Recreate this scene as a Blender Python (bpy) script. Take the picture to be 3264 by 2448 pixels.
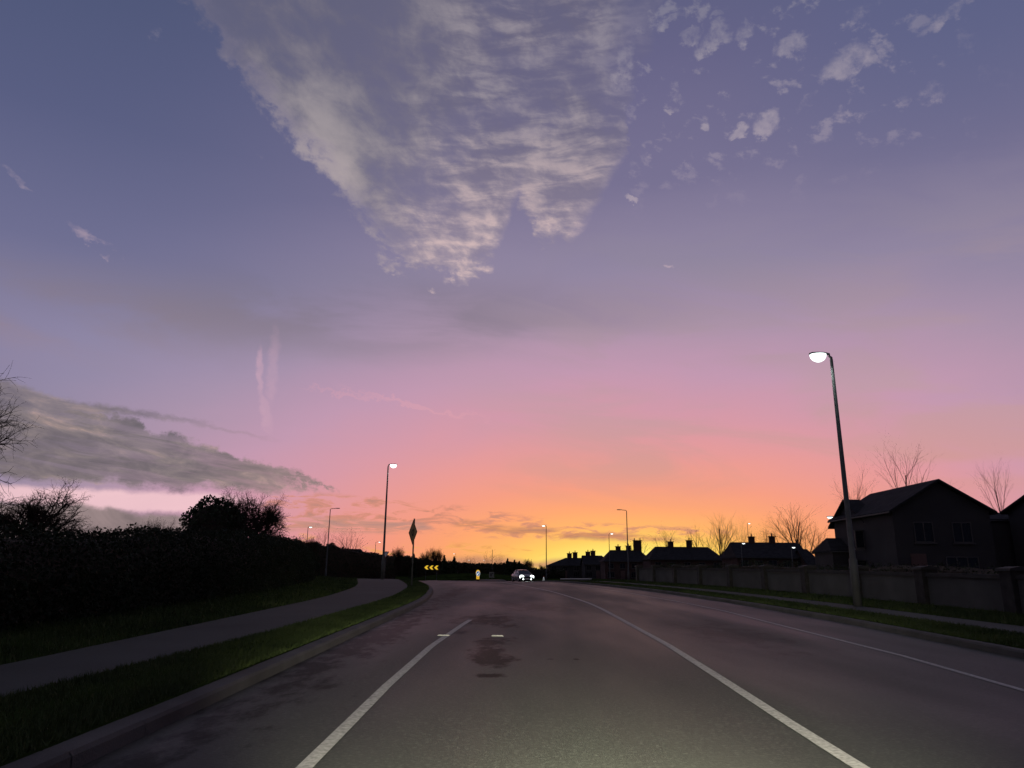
import bpy, bmesh, math, random
from mathutils import Vector, Matrix, noise as mnoise

# ---------------------------------------------------------------- camera
for o in list(bpy.data.objects):
    bpy.data.objects.remove(o)
SC = bpy.context.scene
COL = SC.collection
FPX, CXP, CYP, EYE = 2300.0, 1632.0, 1224.0, 1.25      # focal length and centre in photo pixels, eye height in metres
PITCH, ROLL = math.atan(602 / 2300.0), math.radians(0.5)
cam_d = bpy.data.cameras.new('camera')
cam_d.sensor_width = 36.0
cam_d.lens = 36.0 * FPX / 3264.0
cam_d.clip_start, cam_d.clip_end = 0.05, 5000.0
cam = bpy.data.objects.new('camera', cam_d)
COL.objects.link(cam)
cam.matrix_world = (Matrix.Translation((0, 0, EYE)) @ Matrix.Rotation(math.pi / 2 + PITCH, 4, 'X')
                    @ Matrix.Rotation(ROLL, 4, 'Z'))
SC.camera = cam
SC.cycles.use_adaptive_sampling = True; SC.cycles.adaptive_threshold = 0.02; SC.cycles.adaptive_min_samples = 12
SC.cycles.max_bounces = 4; SC.cycles.diffuse_bounces = 2; SC.cycles.glossy_bounces = 2; SC.cycles.caustics_reflective = False; SC.cycles.caustics_refractive = False

def ray(px, py):
    a, b = (px - CXP) / FPX, -(py - CYP) / FPX
    c, s = math.cos(ROLL), math.sin(ROLL)
    a, b = a * c - b * s, a * s + b * c
    sp, cp = math.sin(PITCH), math.cos(PITCH)
    return Vector((a, cp - b * sp, sp + b * cp))

def at(px, py, Y):
    """the point at depth Y (metres along the road) that lies on this pixel's direction"""
    d = ray(px, py)
    return Vector((0, 0, EYE)) + d * (Y / d.y)

def azel(px, py):
    d = ray(px, py).normalized()
    return math.degrees(math.atan2(d.x, d.y)), math.degrees(math.asin(d.z))

def lin(c):
    f = lambda v: v / 12.92 if v <= 0.04045 else ((v + 0.055) / 1.055) ** 2.4
    return tuple(f(v / 255.0) for v in c) + (1.0,)

# ---------------------------------------------------------------- sky (world)
world = bpy.data.worlds.new('World')
SC.world = world
world.use_nodes = True
WT = world.node_tree
WT.nodes.clear()

class Q:
    """a socket of the sky's node tree with arithmetic"""
    def __init__(self, s): self.s = s
    def __add__(a, b): return m('ADD', a, b)
    __radd__ = __add__
    def __sub__(a, b): return m('SUBTRACT', a, b)
    def __rsub__(a, b): return m('SUBTRACT', b, a)
    def __mul__(a, b): return m('MULTIPLY', a, b)
    __rmul__ = __mul__
    def __truediv__(a, b): return m('DIVIDE', a, b)
def put(sock, v):
    if isinstance(v, Q): WT.links.new(v.s, sock)
    else: sock.default_value = v
def m(op, *a, clamp=False):
    n = WT.nodes.new('ShaderNodeMath'); n.operation = op; n.use_clamp = clamp
    for i, v in enumerate(a): put(n.inputs[i], v)
    return Q(n.outputs[0])
def vec(x, y, z=0.0):
    n = WT.nodes.new('ShaderNodeCombineXYZ')
    for i, v in enumerate((x, y, z)): put(n.inputs[i], v)
    return Q(n.outputs[0])
def step(v, a, b):
    n = WT.nodes.new('ShaderNodeMapRange'); n.interpolation_type = 'SMOOTHSTEP'; n.clamp = True
    put(n.inputs[0], v); n.inputs[1].default_value = a; n.inputs[2].default_value = b
    return Q(n.outputs[0])
def nz(v, scale, detail=4.0, rough=0.55, dist=0.0):
    n = WT.nodes.new('ShaderNodeTexNoise'); put(n.inputs['Vector'], v)
    n.inputs['Scale'].default_value = scale; n.inputs['Detail'].default_value = detail
    n.inputs['Roughness'].default_value = rough; n.inputs['Distortion'].default_value = dist
    return Q(n.outputs['Fac'])
def rampc(v, stops):
    n = WT.nodes.new('ShaderNodeValToRGB'); put(n.inputs[0], v)
    e = n.color_ramp.elements
    while len(e) < len(stops): e.new(0.5)
    for k, (p, c) in enumerate(stops): e[k].position = p; e[k].color = lin(c)
    return Q(n.outputs[0])
def mixc(f, a, b):
    n = WT.nodes.new('ShaderNodeMix'); n.data_type = 'RGBA'
    put(n.inputs[0], f); put(n.inputs[6], a); put(n.inputs[7], b)
    return Q(n.outputs[2])
def mixf(f, a, b):
    return a + (b - a) * f
A0, A1, E1 = -50.0, 50.0, 60.0
def curve(v, pts):
    """piecewise linear elevation (degrees) over azimuth (degrees)"""
    n = WT.nodes.new('ShaderNodeFloatCurve')
    mp = n.mapping; mp.extend = 'HORIZONTAL'; c = mp.curves[0]
    q = sorted(((min(max((a - A0) / (A1 - A0), 0.0), 1.0), min(max(e / E1, 0.0), 1.0)) for a, e in pts))
    if q[0][0] > 0.001: q.insert(0, (0.0, q[0][1]))
    if q[-1][0] < 0.999: q.append((1.0, q[-1][1]))
    c.points[0].location = q[0]; c.points[1].location = q[-1]
    for p in q[1:-1]: c.points.new(*p)
    for p in c.points: p.handle_type = 'VECTOR'
    mp.update()
    put(n.inputs['Value'], (v - A0) * (1.0 / (A1 - A0)))
    return Q(n.outputs[0]) * E1

tc = WT.nodes.new('ShaderNodeTexCoord')
sep = WT.nodes.new('ShaderNodeSeparateXYZ')
WT.links.new(tc.outputs['Generated'], sep.inputs[0])
dx, dy, dz = (Q(sep.outputs[i]) for i in range(3))
DEG = 180.0 / math.pi
az = m('ARCTAN2', dx, dy) * DEG
el = m('ARCSINE', dz) * DEG
SUN_AZ = azel(2010, 1800)[0]
dz_ = m('ABSOLUTE', m('SUBTRACT', az, SUN_AZ))
daz = m('MINIMUM', dz_, 360.0 - dz_)
elp = m('MAXIMUM', el, 0.0)
# plane coordinates of a cloud sheet overhead, and angular coordinates for ragged edges
zz = m('MAXIMUM', dz, 0.0) + 0.06
plane = vec(dx / zz, dy / zz, 0.0)
ang = vec(az * 0.1, el * 0.1, 0.0)
angs = vec(az * 0.05, el * 0.16, 1.7)                     # long in azimuth
n_lo = nz(ang, 0.9, 5.0, 0.6)
n_hi = nz(ang, 5.0, 6.0, 0.62)
n_str = nz(angs, 1.3, 5.0, 0.55, 0.4)
n_pl = nz(plane, 2.6, 7.0, 0.6, 0.3)
edge = (n_lo - 0.5) * 4.0 + (n_hi - 0.5) * 3.0             # degrees of raggedness
ecl = edge * 0.35

# clear air: colour by a flattened distance from where the sun went down
kz = daz * (0.30 + 0.0042 * daz)
wob = (n_str - 0.5) * 2.6
elq = elp * (1.16 - 0.16 * step(el, 3.0, 16.0))
ep = m('SQRT', elq * elq + kz * kz) + wob * step(el, 2.0, 12.0)
base = rampc(ep * (1.0 / 128.0), [(p * 0.5, c) for p, c in (
    (0.000, (255, 252, 206)), (0.016, (255, 250, 168)), (0.030, (255, 234, 114)), (0.046, (255, 206, 100)), (0.064, (254, 180, 104)),
    (0.088, (250, 162, 112)), (0.116, (242, 152, 127)), (0.150, (229, 149, 146)), (0.190, (211, 148, 163)), (0.240, (192, 148, 173)),
    (0.300, (168, 142, 166)), (0.370, (142, 130, 157)), (0.470, (117, 110, 142)), (0.600, (100, 97, 132)),
    (0.760, (78, 85, 118)), (1.000, (62, 70, 100)), (1.500, (42, 48, 70)), (2.000, (30, 34, 50)))])
# away from the glow the air above is bluer and darker
leftness = step(az, -2.0, -34.0) * step(el, 8.0, 20.0)
base = mixc(leftness * 0.75, base, rampc(el * (1.0 / 60.0), [(0.15, (160, 150, 186)), (0.26, (136, 132, 168)), (0.36, (104, 106, 142)), (0.5, (80, 88, 124)), (0.68, (68, 79, 112)), (1.0, (58, 68, 96))]))
ur = step(az, 14.0, 38.0) * step(el, 22.0, 36.0)
base = mixc(ur * 0.5, base, lin((80, 92, 130)))

def band(lo, hi, soft_lo, soft_hi, rag):
    a = az + rag * 0.6
    return (step((el + rag) - curve(a, lo), 0.0, soft_lo)
            * step(curve(a, hi) - (el + rag), 0.0, soft_hi))
def pts(*p): return [azel(*q) for q in p]
sky = base

# soft grey veil right across at mid height
veil = band(pts((0, 1180), (500, 1200), (900, 1180), (1400, 1180), (1750, 1150), (2150, 1080), (2500, 960)),
            pts((0, 700), (500, 760), (900, 780), (1400, 800), (1750, 820), (2150, 860), (2500, 940)), 6.0, 6.0, (n_str - 0.5) * 5.0)
sky = mixc(m('MULTIPLY', veil, 0.22 + step(n_str, 0.36, 0.60) * 0.72, clamp=True), sky, rampc(el * (1.0 / 60.0), [(0.2, (168, 138, 146)), (0.28, (136, 121, 134)), (0.37, (114, 107, 124)), (0.6, (98, 96, 118))]))
# grey streaks slanting down to the right above the houses
slant = el + az * 0.16
n_sl = nz(vec(az * 0.03, slant * 0.13, 4.0), 2.2, 5.0, 0.55, 0.6)
stre = step(n_sl, 0.42, 0.64) * step(el, 4.0, 8.0) * (1.0 - step(el, 20.0, 30.0)) * step(az, -10.0, 10.0)
sky = mixc(stre * 0.60, sky, rampc(el * (1.0 / 60.0), [(0.08, (212, 148, 128)), (0.22, (186, 152, 160)), (0.40, (140, 130, 150))]))

# the big fan of high cloud
fan_lo = pts((440, -60), (580, 0), (700, 170), (880, 420), (1080, 620), (1210, 790), (1290, 880), (1400, 905), (1520, 895), (1580, 830), (1622, 730), (1645, 640),
             (1675, 690), (1720, 770), (1800, 810), (1880, 710), (1950, 590), (1990, 520), (2000, 420), (2030, 300), (2080, 150), (2150, -60))
n_f = nz(vec(az * 0.5, el * 0.62, 2.0), 1.0, 5.0, 0.65)
low = 1.0 - step(el, 23.0, 38.0)                          # 1 near the lower tip
n_c = nz(vec(az * 0.24, el * 0.42 + az * 0.08, 7.0), 1.7, 4.0, 0.6, 0.3)
rag = ecl * 0.9 + (n_f - 0.5) * 2.6 + (n_c - 0.5) * 3.0
clump = (n_c - 0.5) * (7.5 * (1.0 - step(el, 21.5, 29.0)))
a_f = az + rag * 0.6 * step(az, 0.0, 6.0) + rag * 0.6
d_f = (el + rag + clump) - curve(a_f, fan_lo)
fan = step(d_f, 0.0, 1.5) * (1.0 - 0.75 * step(az + (n_lo - 0.5) * 8.0, 5.0, 11.0) * step(el, 30.0, 37.0))
warp = (n_lo - 0.5) * 2.0
rip = nz(vec(az * 0.085 + warp * 0.2, el * 0.46 + warp * 0.45, 9.0), 2.1, 4.0, 0.55, 0.35)   # ripples across the view
puf = nz(vec(az * 0.15 + warp * 0.1, el * 0.24 + az * 0.05, 3.0), 2.0, 6.0, 0.6, 0.25)
big = nz(vec(az * 0.06, el * 0.08, 12.0), 1.6, 2.0, 0.5)
smooth_l = step(az - el * 0.35, -14.0, -27.0)             # the left flank is a smooth sheet
tex = mixf(smooth_l, mixf(low, rip * 0.68 + puf * 0.42, rip * 0.36 + puf * 0.30 + n_c * 0.42), big * 0.7 + puf * 0.34)
hole = step(puf * 0.5 + big * 0.6, 0.42, 0.60)
lit = step(tex, 0.44, 0.70)
fan_d = fan * (0.30 + 0.45 * hole + 0.35 * lit) * (0.55 + 0.45 * step(d_f, 0.4, 3.5) + 0.3 * low)
rim = (1.0 - step(d_f, 0.6, 3.2)) * smooth_l
fcol = mixc(low, rampc(lit, [(0.0, (104, 99, 121)), (1.0, (158, 149, 158))]), rampc(lit, [(0.0, (138, 126, 147)), (0.5, (172, 154, 164)), (1.0, (214, 186, 184))]))
fcol = mixc(smooth_l * 0.75, fcol, rampc(lit, [(0.0, (112, 109, 121)), (1.0, (160, 152, 154))]))
fcol = mixc(rim * 0.5, fcol, lin((184, 168, 172)))
sky = mixc(m('MULTIPLY', fan_d, 0.93, clamp=True), sky, fcol)
sky = mixc(fan * step(el, 25.0, 40.0) * 0.30, sky, lin((102, 97, 118)))

# loose puffs to the right of the fan and elsewhere
def puff(px, py, rx, ry, amt, rot=0.0):
    a, e = azel(px, py)
    n = WT.nodes.new('ShaderNodeMapping'); n.vector_type = 'TEXTURE'
    WT.links.new(PV.s, n.inputs[0])
    ca = math.cos(math.radians(e)); k = DEG / FPX
    n.inputs[1].default_value = (a * ca, e, 0.0)
    n.inputs[2].default_value = (0.0, 0.0, math.radians(rot))
    n.inputs[3].default_value = (rx * k * 0.86, ry * k * 0.86, 1.0)
    l = WT.nodes.new('ShaderNodeVectorMath'); l.operation = 'LENGTH'
    WT.links.new(n.outputs[0], l.inputs[0])
    r = WT.nodes.new('ShaderNodeMapRange'); r.interpolation_type = 'SMOOTHSTEP'
    WT.links.new(l.outputs['Value'], r.inputs[0])
    r.inputs[1].default_value = 1.15; r.inputs[2].default_value = 0.35; r.inputs[4].default_value = amt * 0.68
    return Q(r.outputs[0])
PV = vec((az + ecl * 1.3) * m('COSINE', el * (1.0 / DEG)), el + rag * 0.9, 0.0)
P_ = None
for q in [(1990, 205, 55, 75, .8, 20), (1900, 120, 80, 70, .5), (2140, 55, 70, 34, .7, 25), (2205, 115, 48, 46, .85), (2290, 50, 40, 40, .7),
          (2285, 120, 75, 60, .85, 20), (2375, 100, 40, 55, .6), (2510, 152, 70, 50, .75, 15), (2700, 205, 110, 78, .85, 20), (2140, 342, 30, 24, 1.0),
          (2248, 405, 26, 46, .95), (2362, 415, 40, 34, .95, 30), (2448, 395, 58, 66, .95, 20), (2555, 345, 90, 26, .42, 35), (2018, 625, 42, 20, 1.0, 12),
          (2128, 842, 32, 16, .9, 15), (2975, 285, 70, 34, .55, -35), (2870, 295, 40, 55, .4), (3050, 20, 170, 40, .6, 25), (2760, 20, 160, 60, .35, 20),
          (2000, 265, 40, 40, .6), (1965, 250, 40, 36, .6), (2060, 495, 50, 20, .35), (310, 775, 130, 26, .60, -28), (60, 560, 70, 24, .48, -15),
          (490, 110, 40, 70, .35, -30), (380, 30, 110, 40, .22), (820, 475, 26, 16, .4)]:
    p = puff(*q)
    P_ = p if P_ is None else m('MAXIMUM', P_, p)
P_ = step(P_ + (n_f - 0.5) * 1.1 + (puf - 0.5) * 0.5, 0.26, 0.80) * step(P_, 0.02, 0.2) * 0.85
scat = step(n_c * 0.6 + n_f * 0.5, 0.585, 0.70) * step(az, 7.0, 12.0) * (1.0 - step(az, 30.0, 40.0)) * step(el, 26.0, 33.0)
P_ = m('MAXIMUM', P_, scat * 0.5)
sky = mixc(m('MULTIPLY', P_, 0.9, clamp=True), sky, rampc(el * (1.0 / 60.0), [(0.30, (206, 172, 182)), (0.45, (176, 160, 172)), (0.7, (146, 142, 154))]))
# old twisted vapour trail
tr = m('MAXIMUM', puff(830, 1180, 14, 110, .8), m('MAXIMUM', puff(845, 1310, 20, 90, .6, 12), puff(872, 1170, 22, 150, .42, -4)))
sky = mixc(tr * (n_hi * 1.5 - 0.1), sky, lin((214, 168, 184)))
tr2 = m('MAXIMUM', puff(1330, 1295, 300, 12, .5, -11), puff(1120, 1260, 200, 10, .35, -8))
sky = mixc(tr2 * (0.3 + n_hi), sky, lin((228, 162, 172)))

# dark bank on the left with its long upper streak
brag = ecl * 0.7 + (n_f - 0.5) * 2.2
bank = band(pts((-400, 1480), (0, 1535), (250, 1555), (500, 1558), (800, 1572), (1010, 1578), (1090, 1580), (1100, 1500)),
            pts((-400, 1230), (0, 1262), (170, 1285), (330, 1312), (440, 1330), (470, 1372), (560, 1380), (700, 1425), (860, 1478), (920, 1468), (1010, 1510), (1085, 1560), (1100, 1500)),
            0.7, 0.5, brag)
strk = band(pts((-400, 1280), (0, 1330), (400, 1335), (620, 1362), (800, 1396), (890, 1412), (920, 1400)),
            pts((-400, 1160), (0, 1195), (200, 1262), (420, 1300), (620, 1336), (800, 1374), (890, 1398), (920, 1400)), 0.5, 0.5, brag * 0.55)
brk = nz(vec(az * 0.13, el * 0.36 + az * 0.045, 6.0), 1.9, 7.0, 0.62, 0.5)
ragged = step(az, -19.5, -13.5)
bank = bank * (1.0 - ragged * (1.0 - step(nz(vec(az * 0.55, el * 0.9 + az * 0.2, 2.0), 1.9, 5.0, 0.65), 0.43, 0.57)))
bcol = rampc(brk, [(0.30, (94, 87, 97)), (0.46, (112, 102, 110)), (0.56, (128, 116, 120)), (0.64, (150, 131, 130)), (0.74, (198, 164, 150))])
bcol = mixc(step(az, -26.0, -12.0), bcol, rampc(brk, [(0.3, (134, 116, 118)), (0.55, (154, 130, 130)), (0.72, (200, 160, 156))]))
wisp = 0.74 + 0.24 * step(nz(vec(az * 0.07, el * 0.75 + az * 0.09, 8.0), 2.0, 6.0, 0.6, 0.4), 0.36, 0.56)
sky = mixc(m('MAXIMUM', strk * 0.85, bank * wisp), sky, bcol)
glow = band(pts((-300, 1600), (0, 1610), (300, 1632), (560, 1640), (700, 1650), (900, 1660)), pts((-300, 1520), (0, 1535), (300, 1552), (560, 1555), (700, 1565), (900, 1580)), 0.45, 0.5, brag * 0.35)
sky = mixc(glow * (1.0 - step(az, -23.0, -18.0)) * (0.45 + n_str * 0.7), sky, lin((246, 202, 208)))
bank2 = band(pts((-300, 1840), (0, 1830), (500, 1830), (700, 1830), (760, 1700)), pts((-300, 1560), (0, 1585), (330, 1600), (460, 1622), (560, 1625), (650, 1660), (760, 1695)), 1.0, 0.5, brag * 0.5)
sky = mixc(bank2 * 0.97, sky, rampc(brk, [(0.30, (118, 106, 110)), (0.55, (148, 130, 132)), (0.75, (176, 148, 142))]))

# small broken cloud low over the sunset
def lowcloud(lo, hi, n, t0, t1, amt, dark, bright, soft=0.5):
    global sky
    def closed(l, o):
        return [(l[0][0] - 70, (l[0][1] + o[0][1]) / 2)] + l + [(l[-1][0] + 40, (l[-1][1] + o[-1][1]) / 2)]
    b = band(pts(*closed(lo, hi)), pts(*closed(hi, lo)), soft, soft, ecl * 0.45)
    sky = mixc(b * step(n, t0, t1) * amt, sky, rampc(n, [(t0, bright), (min(t1 + 0.1, 1.0), dark)]))
nl1 = nz(vec(az * 0.22, el * 0.85, 0.0), 1.9, 6.0, 0.6, 0.6)
nl2 = nz(vec(az * 0.12, el * 0.9, 5.0), 2.0, 6.0, 0.58, 0.4)
lowcloud([(880, 1690), (1300, 1705), (1650, 1730), (2000, 1735), (2400, 1700), (2600, 1700)], [(880, 1560), (1200, 1570), (1500, 1610), (1800, 1655), (2100, 1670), (2400, 1680), (2600, 1690)],
         nl1, 0.47, 0.60, 0.80, (176, 126, 112), (224, 140, 116))
lowcloud([(900, 1700), (1100, 1706), (1350, 1706), (1420, 1690)], [(900, 1645), (1000, 1636), (1250, 1645), (1350, 1655), (1420, 1688)],
         nl2, 0.36, 0.52, 0.85, (172, 132, 126), (214, 146, 124))
lowcloud([(1480, 1690), (1600, 1712), (1800, 1728), (2100, 1738), (2250, 1732)], [(1480, 1650), (1600, 1668), (1800, 1680), (2000, 1695), (2150, 1706), (2250, 1725)],
         nl2, 0.40, 0.52, 0.86, (170, 120, 104), (226, 150, 96))
lowcloud([(960, 1800), (1300, 1800), (1700, 1795), (1760, 1770)], [(960, 1690), (1150, 1735), (1300, 1722), (1500, 1720), (1700, 1740), (1760, 1765)],
         nl1, 0.50, 0.60, 0.65, (216, 142, 92), (246, 184, 96))
lowcloud([(900, 1850), (1400, 1850), (1950, 1850), (2000, 1800)], [(900, 1715), (1000, 1722), (1200, 1775), (1450, 1765), (1520, 1758), (1650, 1772), (1700, 1785), (1770, 1772), (1860, 1780), (1940, 1772), (2000, 1800)],
         nl2, 0.18, 0.36, 0.86, (196, 138, 108), (238, 170, 102), 0.6)

# a Nishita dusk sky, its sun just below the horizon, gives the rest of the light
SUN_EL = -1.5
nis = WT.nodes.new('ShaderNodeTexSky'); nis.sky_type = 'NISHITA'; nis.sun_disc = False
nis.sun_elevation = math.radians(SUN_EL); nis.sun_rotation = math.radians(SUN_AZ); nis.dust_density = 2.0
bg1 = WT.nodes.new('ShaderNodeBackground'); WT.links.new(nis.outputs[0], bg1.inputs[0]); bg1.inputs[1].default_value = 0.05
bg2 = WT.nodes.new('ShaderNodeBackground'); put(bg2.inputs[0], sky); bg2.inputs[1].default_value = 1.0
ads = WT.nodes.new('ShaderNodeAddShader'); out = WT.nodes.new('ShaderNodeOutputWorld')
WT.links.new(bg1.outputs[0], ads.inputs[0]); WT.links.new(bg2.outputs[0], ads.inputs[1]); WT.links.new(ads.outputs[0], out.inputs[0])
world.cycles.sampling_method = 'MANUAL'; world.cycles.sample_map_resolution = 512

# last glow of the sun, almost nothing, from where it set
sun_d = bpy.data.lights.new('sun', 'SUN'); sun_d.energy = 0.06; sun_d.angle = math.radians(12); sun_d.color = (1.0, 0.62, 0.36)
sun = bpy.data.objects.new('sun', sun_d); COL.objects.link(sun)
sun.rotation_euler = (math.radians(90 - 1.5), 0, math.radians(180 - SUN_AZ))
SC.view_settings.view_transform = 'Standard'; SC.view_settings.look = 'None'
SC.view_settings.exposure = 0.0; SC.view_settings.gamma = 1.0; SC.view_settings.use_curve_mapping = False

# ================================================================ helpers
import numpy as np
rng = random.Random(7)
def new_obj(name, data, parent=None):
    o = bpy.data.objects.new(name, data); COL.objects.link(o)
    if parent is not None: o.parent = parent
    return o
def tag(o, label=None, cat=None, group=None, kind=None):
    if label: o['label'] = label
    if cat: o['category'] = cat
    if group: o['group'] = group
    if kind: o['kind'] = kind
    return o
def thing(name, label, cat, loc=(0, 0, 0), rz=0.0, group=None):
    o = new_obj(name, None); o.location = loc; o.rotation_euler = (0, 0, rz); o.empty_display_size = 0.2
    return tag(o, label, cat, group)
def copy_tree(o, parent=None):
    c = o.copy(); COL.objects.link(c); c.parent = parent
    for ch in list(o.children): copy_tree(ch, c)
    return c

class MB:
    def __init__(self): self.v = []; self.f = []
    def add(self, vs, fs):
        k = len(self.v); self.v += [tuple(p) for p in vs]; self.f += [tuple(i + k for i in q) for q in fs]
    def box(self, x0, x1, y0, y1, z0, z1):
        self.add([(x0, y0, z0), (x1, y0, z0), (x1, y1, z0), (x0, y1, z0), (x0, y0, z1), (x1, y0, z1), (x1, y1, z1), (x0, y1, z1)],
                 [(3, 2, 1, 0), (4, 5, 6, 7), (0, 1, 5, 4), (1, 2, 6, 5), (2, 3, 7, 6), (3, 0, 4, 7)]); return self
    def tube(self, pts, rad, n=8, cap=True):
        pts = [Vector(p) for p in pts]; k = len(self.v); up = Vector((0, 0, 1))
        for i, p in enumerate(pts):
            d = (pts[min(i + 1, len(pts) - 1)] - pts[max(i - 1, 0)])
            if d.length < 1e-9: d = up.copy()
            d.normalize()
            a = d.cross(Vector((1, 0, 0)) if abs(d.x) < 0.9 else up).normalized(); b = d.cross(a)
            r = rad[i] if isinstance(rad, (list, tuple)) else rad
            for j in range(n):
                t = 2 * math.pi * j / n
                q = p + a * (r * math.cos(t)) + b * (r * math.sin(t)); self.v.append((q.x, q.y, q.z))
        for i in range(len(pts) - 1):
            for j in range(n):
                j2 = (j + 1) % n
                self.f.append((k + i * n + j, k + i * n + j2, k + (i + 1) * n + j2, k + (i + 1) * n + j))
        if cap:
            self.f.append(tuple(k + j for j in reversed(range(n)))); self.f.append(tuple(k + (len(pts) - 1) * n + j for j in range(n)))
        return self
    def lathe(self, prof, n=16, c=(0, 0, 0)):
        k = len(self.v)
        for r, z in prof:
            for j in range(n):
                t = 2 * math.pi * j / n; self.v.append((c[0] + r * math.cos(t), c[1] + r * math.sin(t), c[2] + z))
        for i in range(len(prof) - 1):
            for j in range(n):
                j2 = (j + 1) % n
                self.f.append((k + i * n + j, k + i * n + j2, k + (i + 1) * n + j2, k + (i + 1) * n + j))
        self.f.append(tuple(k + j for j in reversed(range(n)))); self.f.append(tuple(k + (len(prof) - 1) * n + j for j in range(n)))
        return self
    def prism(self, poly, y0, y1):
        """polygon in x,z pushed along y"""
        n = len(poly)
        self.add([(x, y0, z) for x, z in poly] + [(x, y1, z) for x, z in poly],
                 [tuple(range(n)), tuple(reversed(range(n, 2 * n)))] + [(i, i + n, (i + 1) % n + n, (i + 1) % n) for i in range(n)])
        return self
    def grid(self, rows):
        n = len(rows[0]); k = len(self.v)
        for r in rows: self.v += [tuple(p) for p in r]
        for i in range(len(rows) - 1):
            for j in range(n - 1):
                a = k + i * n + j; self.f.append((a, a + 1, a + n + 1, a + n))
        return self
    def mesh(self, name, mat=None, smooth=False, bevel=0.0):
        me = bpy.data.meshes.new(name); me.from_pydata(self.v, [], self.f); me.update()
        if bevel or True:
            bm = bmesh.new(); bm.from_mesh(me)
            if len(self.f) < 4000: bmesh.ops.recalc_face_normals(bm, faces=bm.faces)
            if bevel: bmesh.ops.bevel(bm, geom=[e for e in bm.edges if len(e.link_faces) == 2 and e.calc_face_angle(0) > 0.5], offset=bevel, segments=2, affect='EDGES', clamp_overlap=True)
            bm.to_mesh(me); bm.free()
        if mat: me.materials.append(mat)
        if smooth:
            me.polygons.foreach_set('use_smooth', [True] * len(me.polygons)); me.update()
        return me
    def build(self, name, mat, parent=None, smooth=False, bevel=0.0):
        return new_obj(name, self.mesh(name, mat, smooth, bevel), parent)

# ---------------------------------------------------------------- materials
def material(name, col, rough=0.8, spec=0.3, metal=0.0, var=0.0, scale=3.0, bump=0.0, bscale=40.0, emit=None, estr=0.0, col2=None, trans=0.0):
    mt = bpy.data.materials.new(name); mt.use_nodes = True
    nt = mt.node_tree; b = nt.nodes['Principled BSDF']
    b.inputs['Roughness'].default_value = rough; b.inputs['Metallic'].default_value = metal
    b.inputs['Specular IOR Level'].default_value = spec
    b.inputs['Base Color'].default_value = (*col, 1)
    tcn = nt.nodes.new('ShaderNodeTexCoord')
    if var > 0:
        n = nt.nodes.new('ShaderNodeTexNoise'); n.inputs['Scale'].default_value = scale; n.inputs['Detail'].default_value = 5
        nt.links.new(tcn.outputs['Object'], n.inputs['Vector'])
        r = nt.nodes.new('ShaderNodeMix'); r.data_type = 'RGBA'
        c2 = col2 if col2 else tuple(min(1, c * (1 + var)) for c in col)
        r.inputs[6].default_value = (*[c * (1 - var) for c in col], 1); r.inputs[7].default_value = (*c2, 1)
        mr = nt.nodes.new('ShaderNodeMapRange'); mr.inputs[1].default_value = 0.3; mr.inputs[2].default_value = 0.7
        nt.links.new(n.outputs['Fac'], mr.inputs[0]); nt.links.new(mr.outputs[0], r.inputs[0])
        nt.links.new(r.outputs[2], b.inputs['Base Color'])
    if bump > 0:
        n2 = nt.nodes.new('ShaderNodeTexNoise'); n2.inputs['Scale'].default_value = bscale; n2.inputs['Detail'].default_value = 4
        nt.links.new(tcn.outputs['Object'], n2.inputs['Vector'])
        bp = nt.nodes.new('ShaderNodeBump'); bp.inputs['Strength'].default_value = bump; bp.inputs['Distance'].default_value = 0.02
        nt.links.new(n2.outputs['Fac'], bp.inputs['Height']); nt.links.new(bp.outputs[0], b.inputs['Normal'])
    if emit:
        b.inputs['Emission Color'].default_value = (*emit, 1); b.inputs['Emission Strength'].default_value = estr
    if trans: b.inputs['Transmission Weight'].default_value = trans
    return mt
M = {}
M['soil'] = material('grass_ground', (0.022, 0.034, 0.009), 1.0, 0.0, var=0.5, scale=0.9, bump=0.6, bscale=18)
M['path'] = material('path_tarmac', (0.040, 0.045, 0.039), 0.85, 0.25, var=0.18, scale=0.7, bump=0.25, bscale=90)
M['kerb'] = material('kerb_concrete', (0.062, 0.061, 0.056), 0.85, 0.25, var=0.25, scale=1.6, bump=0.3, bscale=60)
M['paint'] = material('road_paint', (0.32, 0.32, 0.29), 0.7, 0.3, var=0.40, scale=26.0, bump=0.3, bscale=70, col2=(0.40, 0.40, 0.36))
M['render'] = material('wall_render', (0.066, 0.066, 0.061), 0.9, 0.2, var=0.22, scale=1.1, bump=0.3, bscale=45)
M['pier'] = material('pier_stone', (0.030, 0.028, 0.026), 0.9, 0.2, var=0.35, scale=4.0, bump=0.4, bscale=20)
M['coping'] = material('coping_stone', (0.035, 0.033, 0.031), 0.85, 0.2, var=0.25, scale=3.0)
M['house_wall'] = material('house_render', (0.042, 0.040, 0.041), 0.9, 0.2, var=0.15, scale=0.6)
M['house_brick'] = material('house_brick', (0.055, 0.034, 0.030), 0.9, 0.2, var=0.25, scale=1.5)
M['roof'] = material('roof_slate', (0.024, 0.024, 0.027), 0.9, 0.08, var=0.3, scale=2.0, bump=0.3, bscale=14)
M['frame'] = material('window_frame', (0.055, 0.052, 0.05), 0.5, 0.4)
M['pane'] = material('window_glass', (0.012, 0.014, 0.018), 0.08, 0.5)
M['door'] = material('door_paint', (0.09, 0.05, 0.045), 0.5, 0.4)
M['fascia'] = material('fascia_board', (0.05, 0.048, 0.046), 0.6, 0.3)
M['clay'] = material('chimney_clay', (0.12, 0.06, 0.045), 0.85, 0.2)
M['bark'] = material('bark', (0.045, 0.035, 0.026), 0.95, 0.1, var=0.35, scale=6.0, bump=0.5, bscale=25)
M['twig'] = material('twig', (0.040, 0.028, 0.021), 0.95, 0.1)
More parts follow.
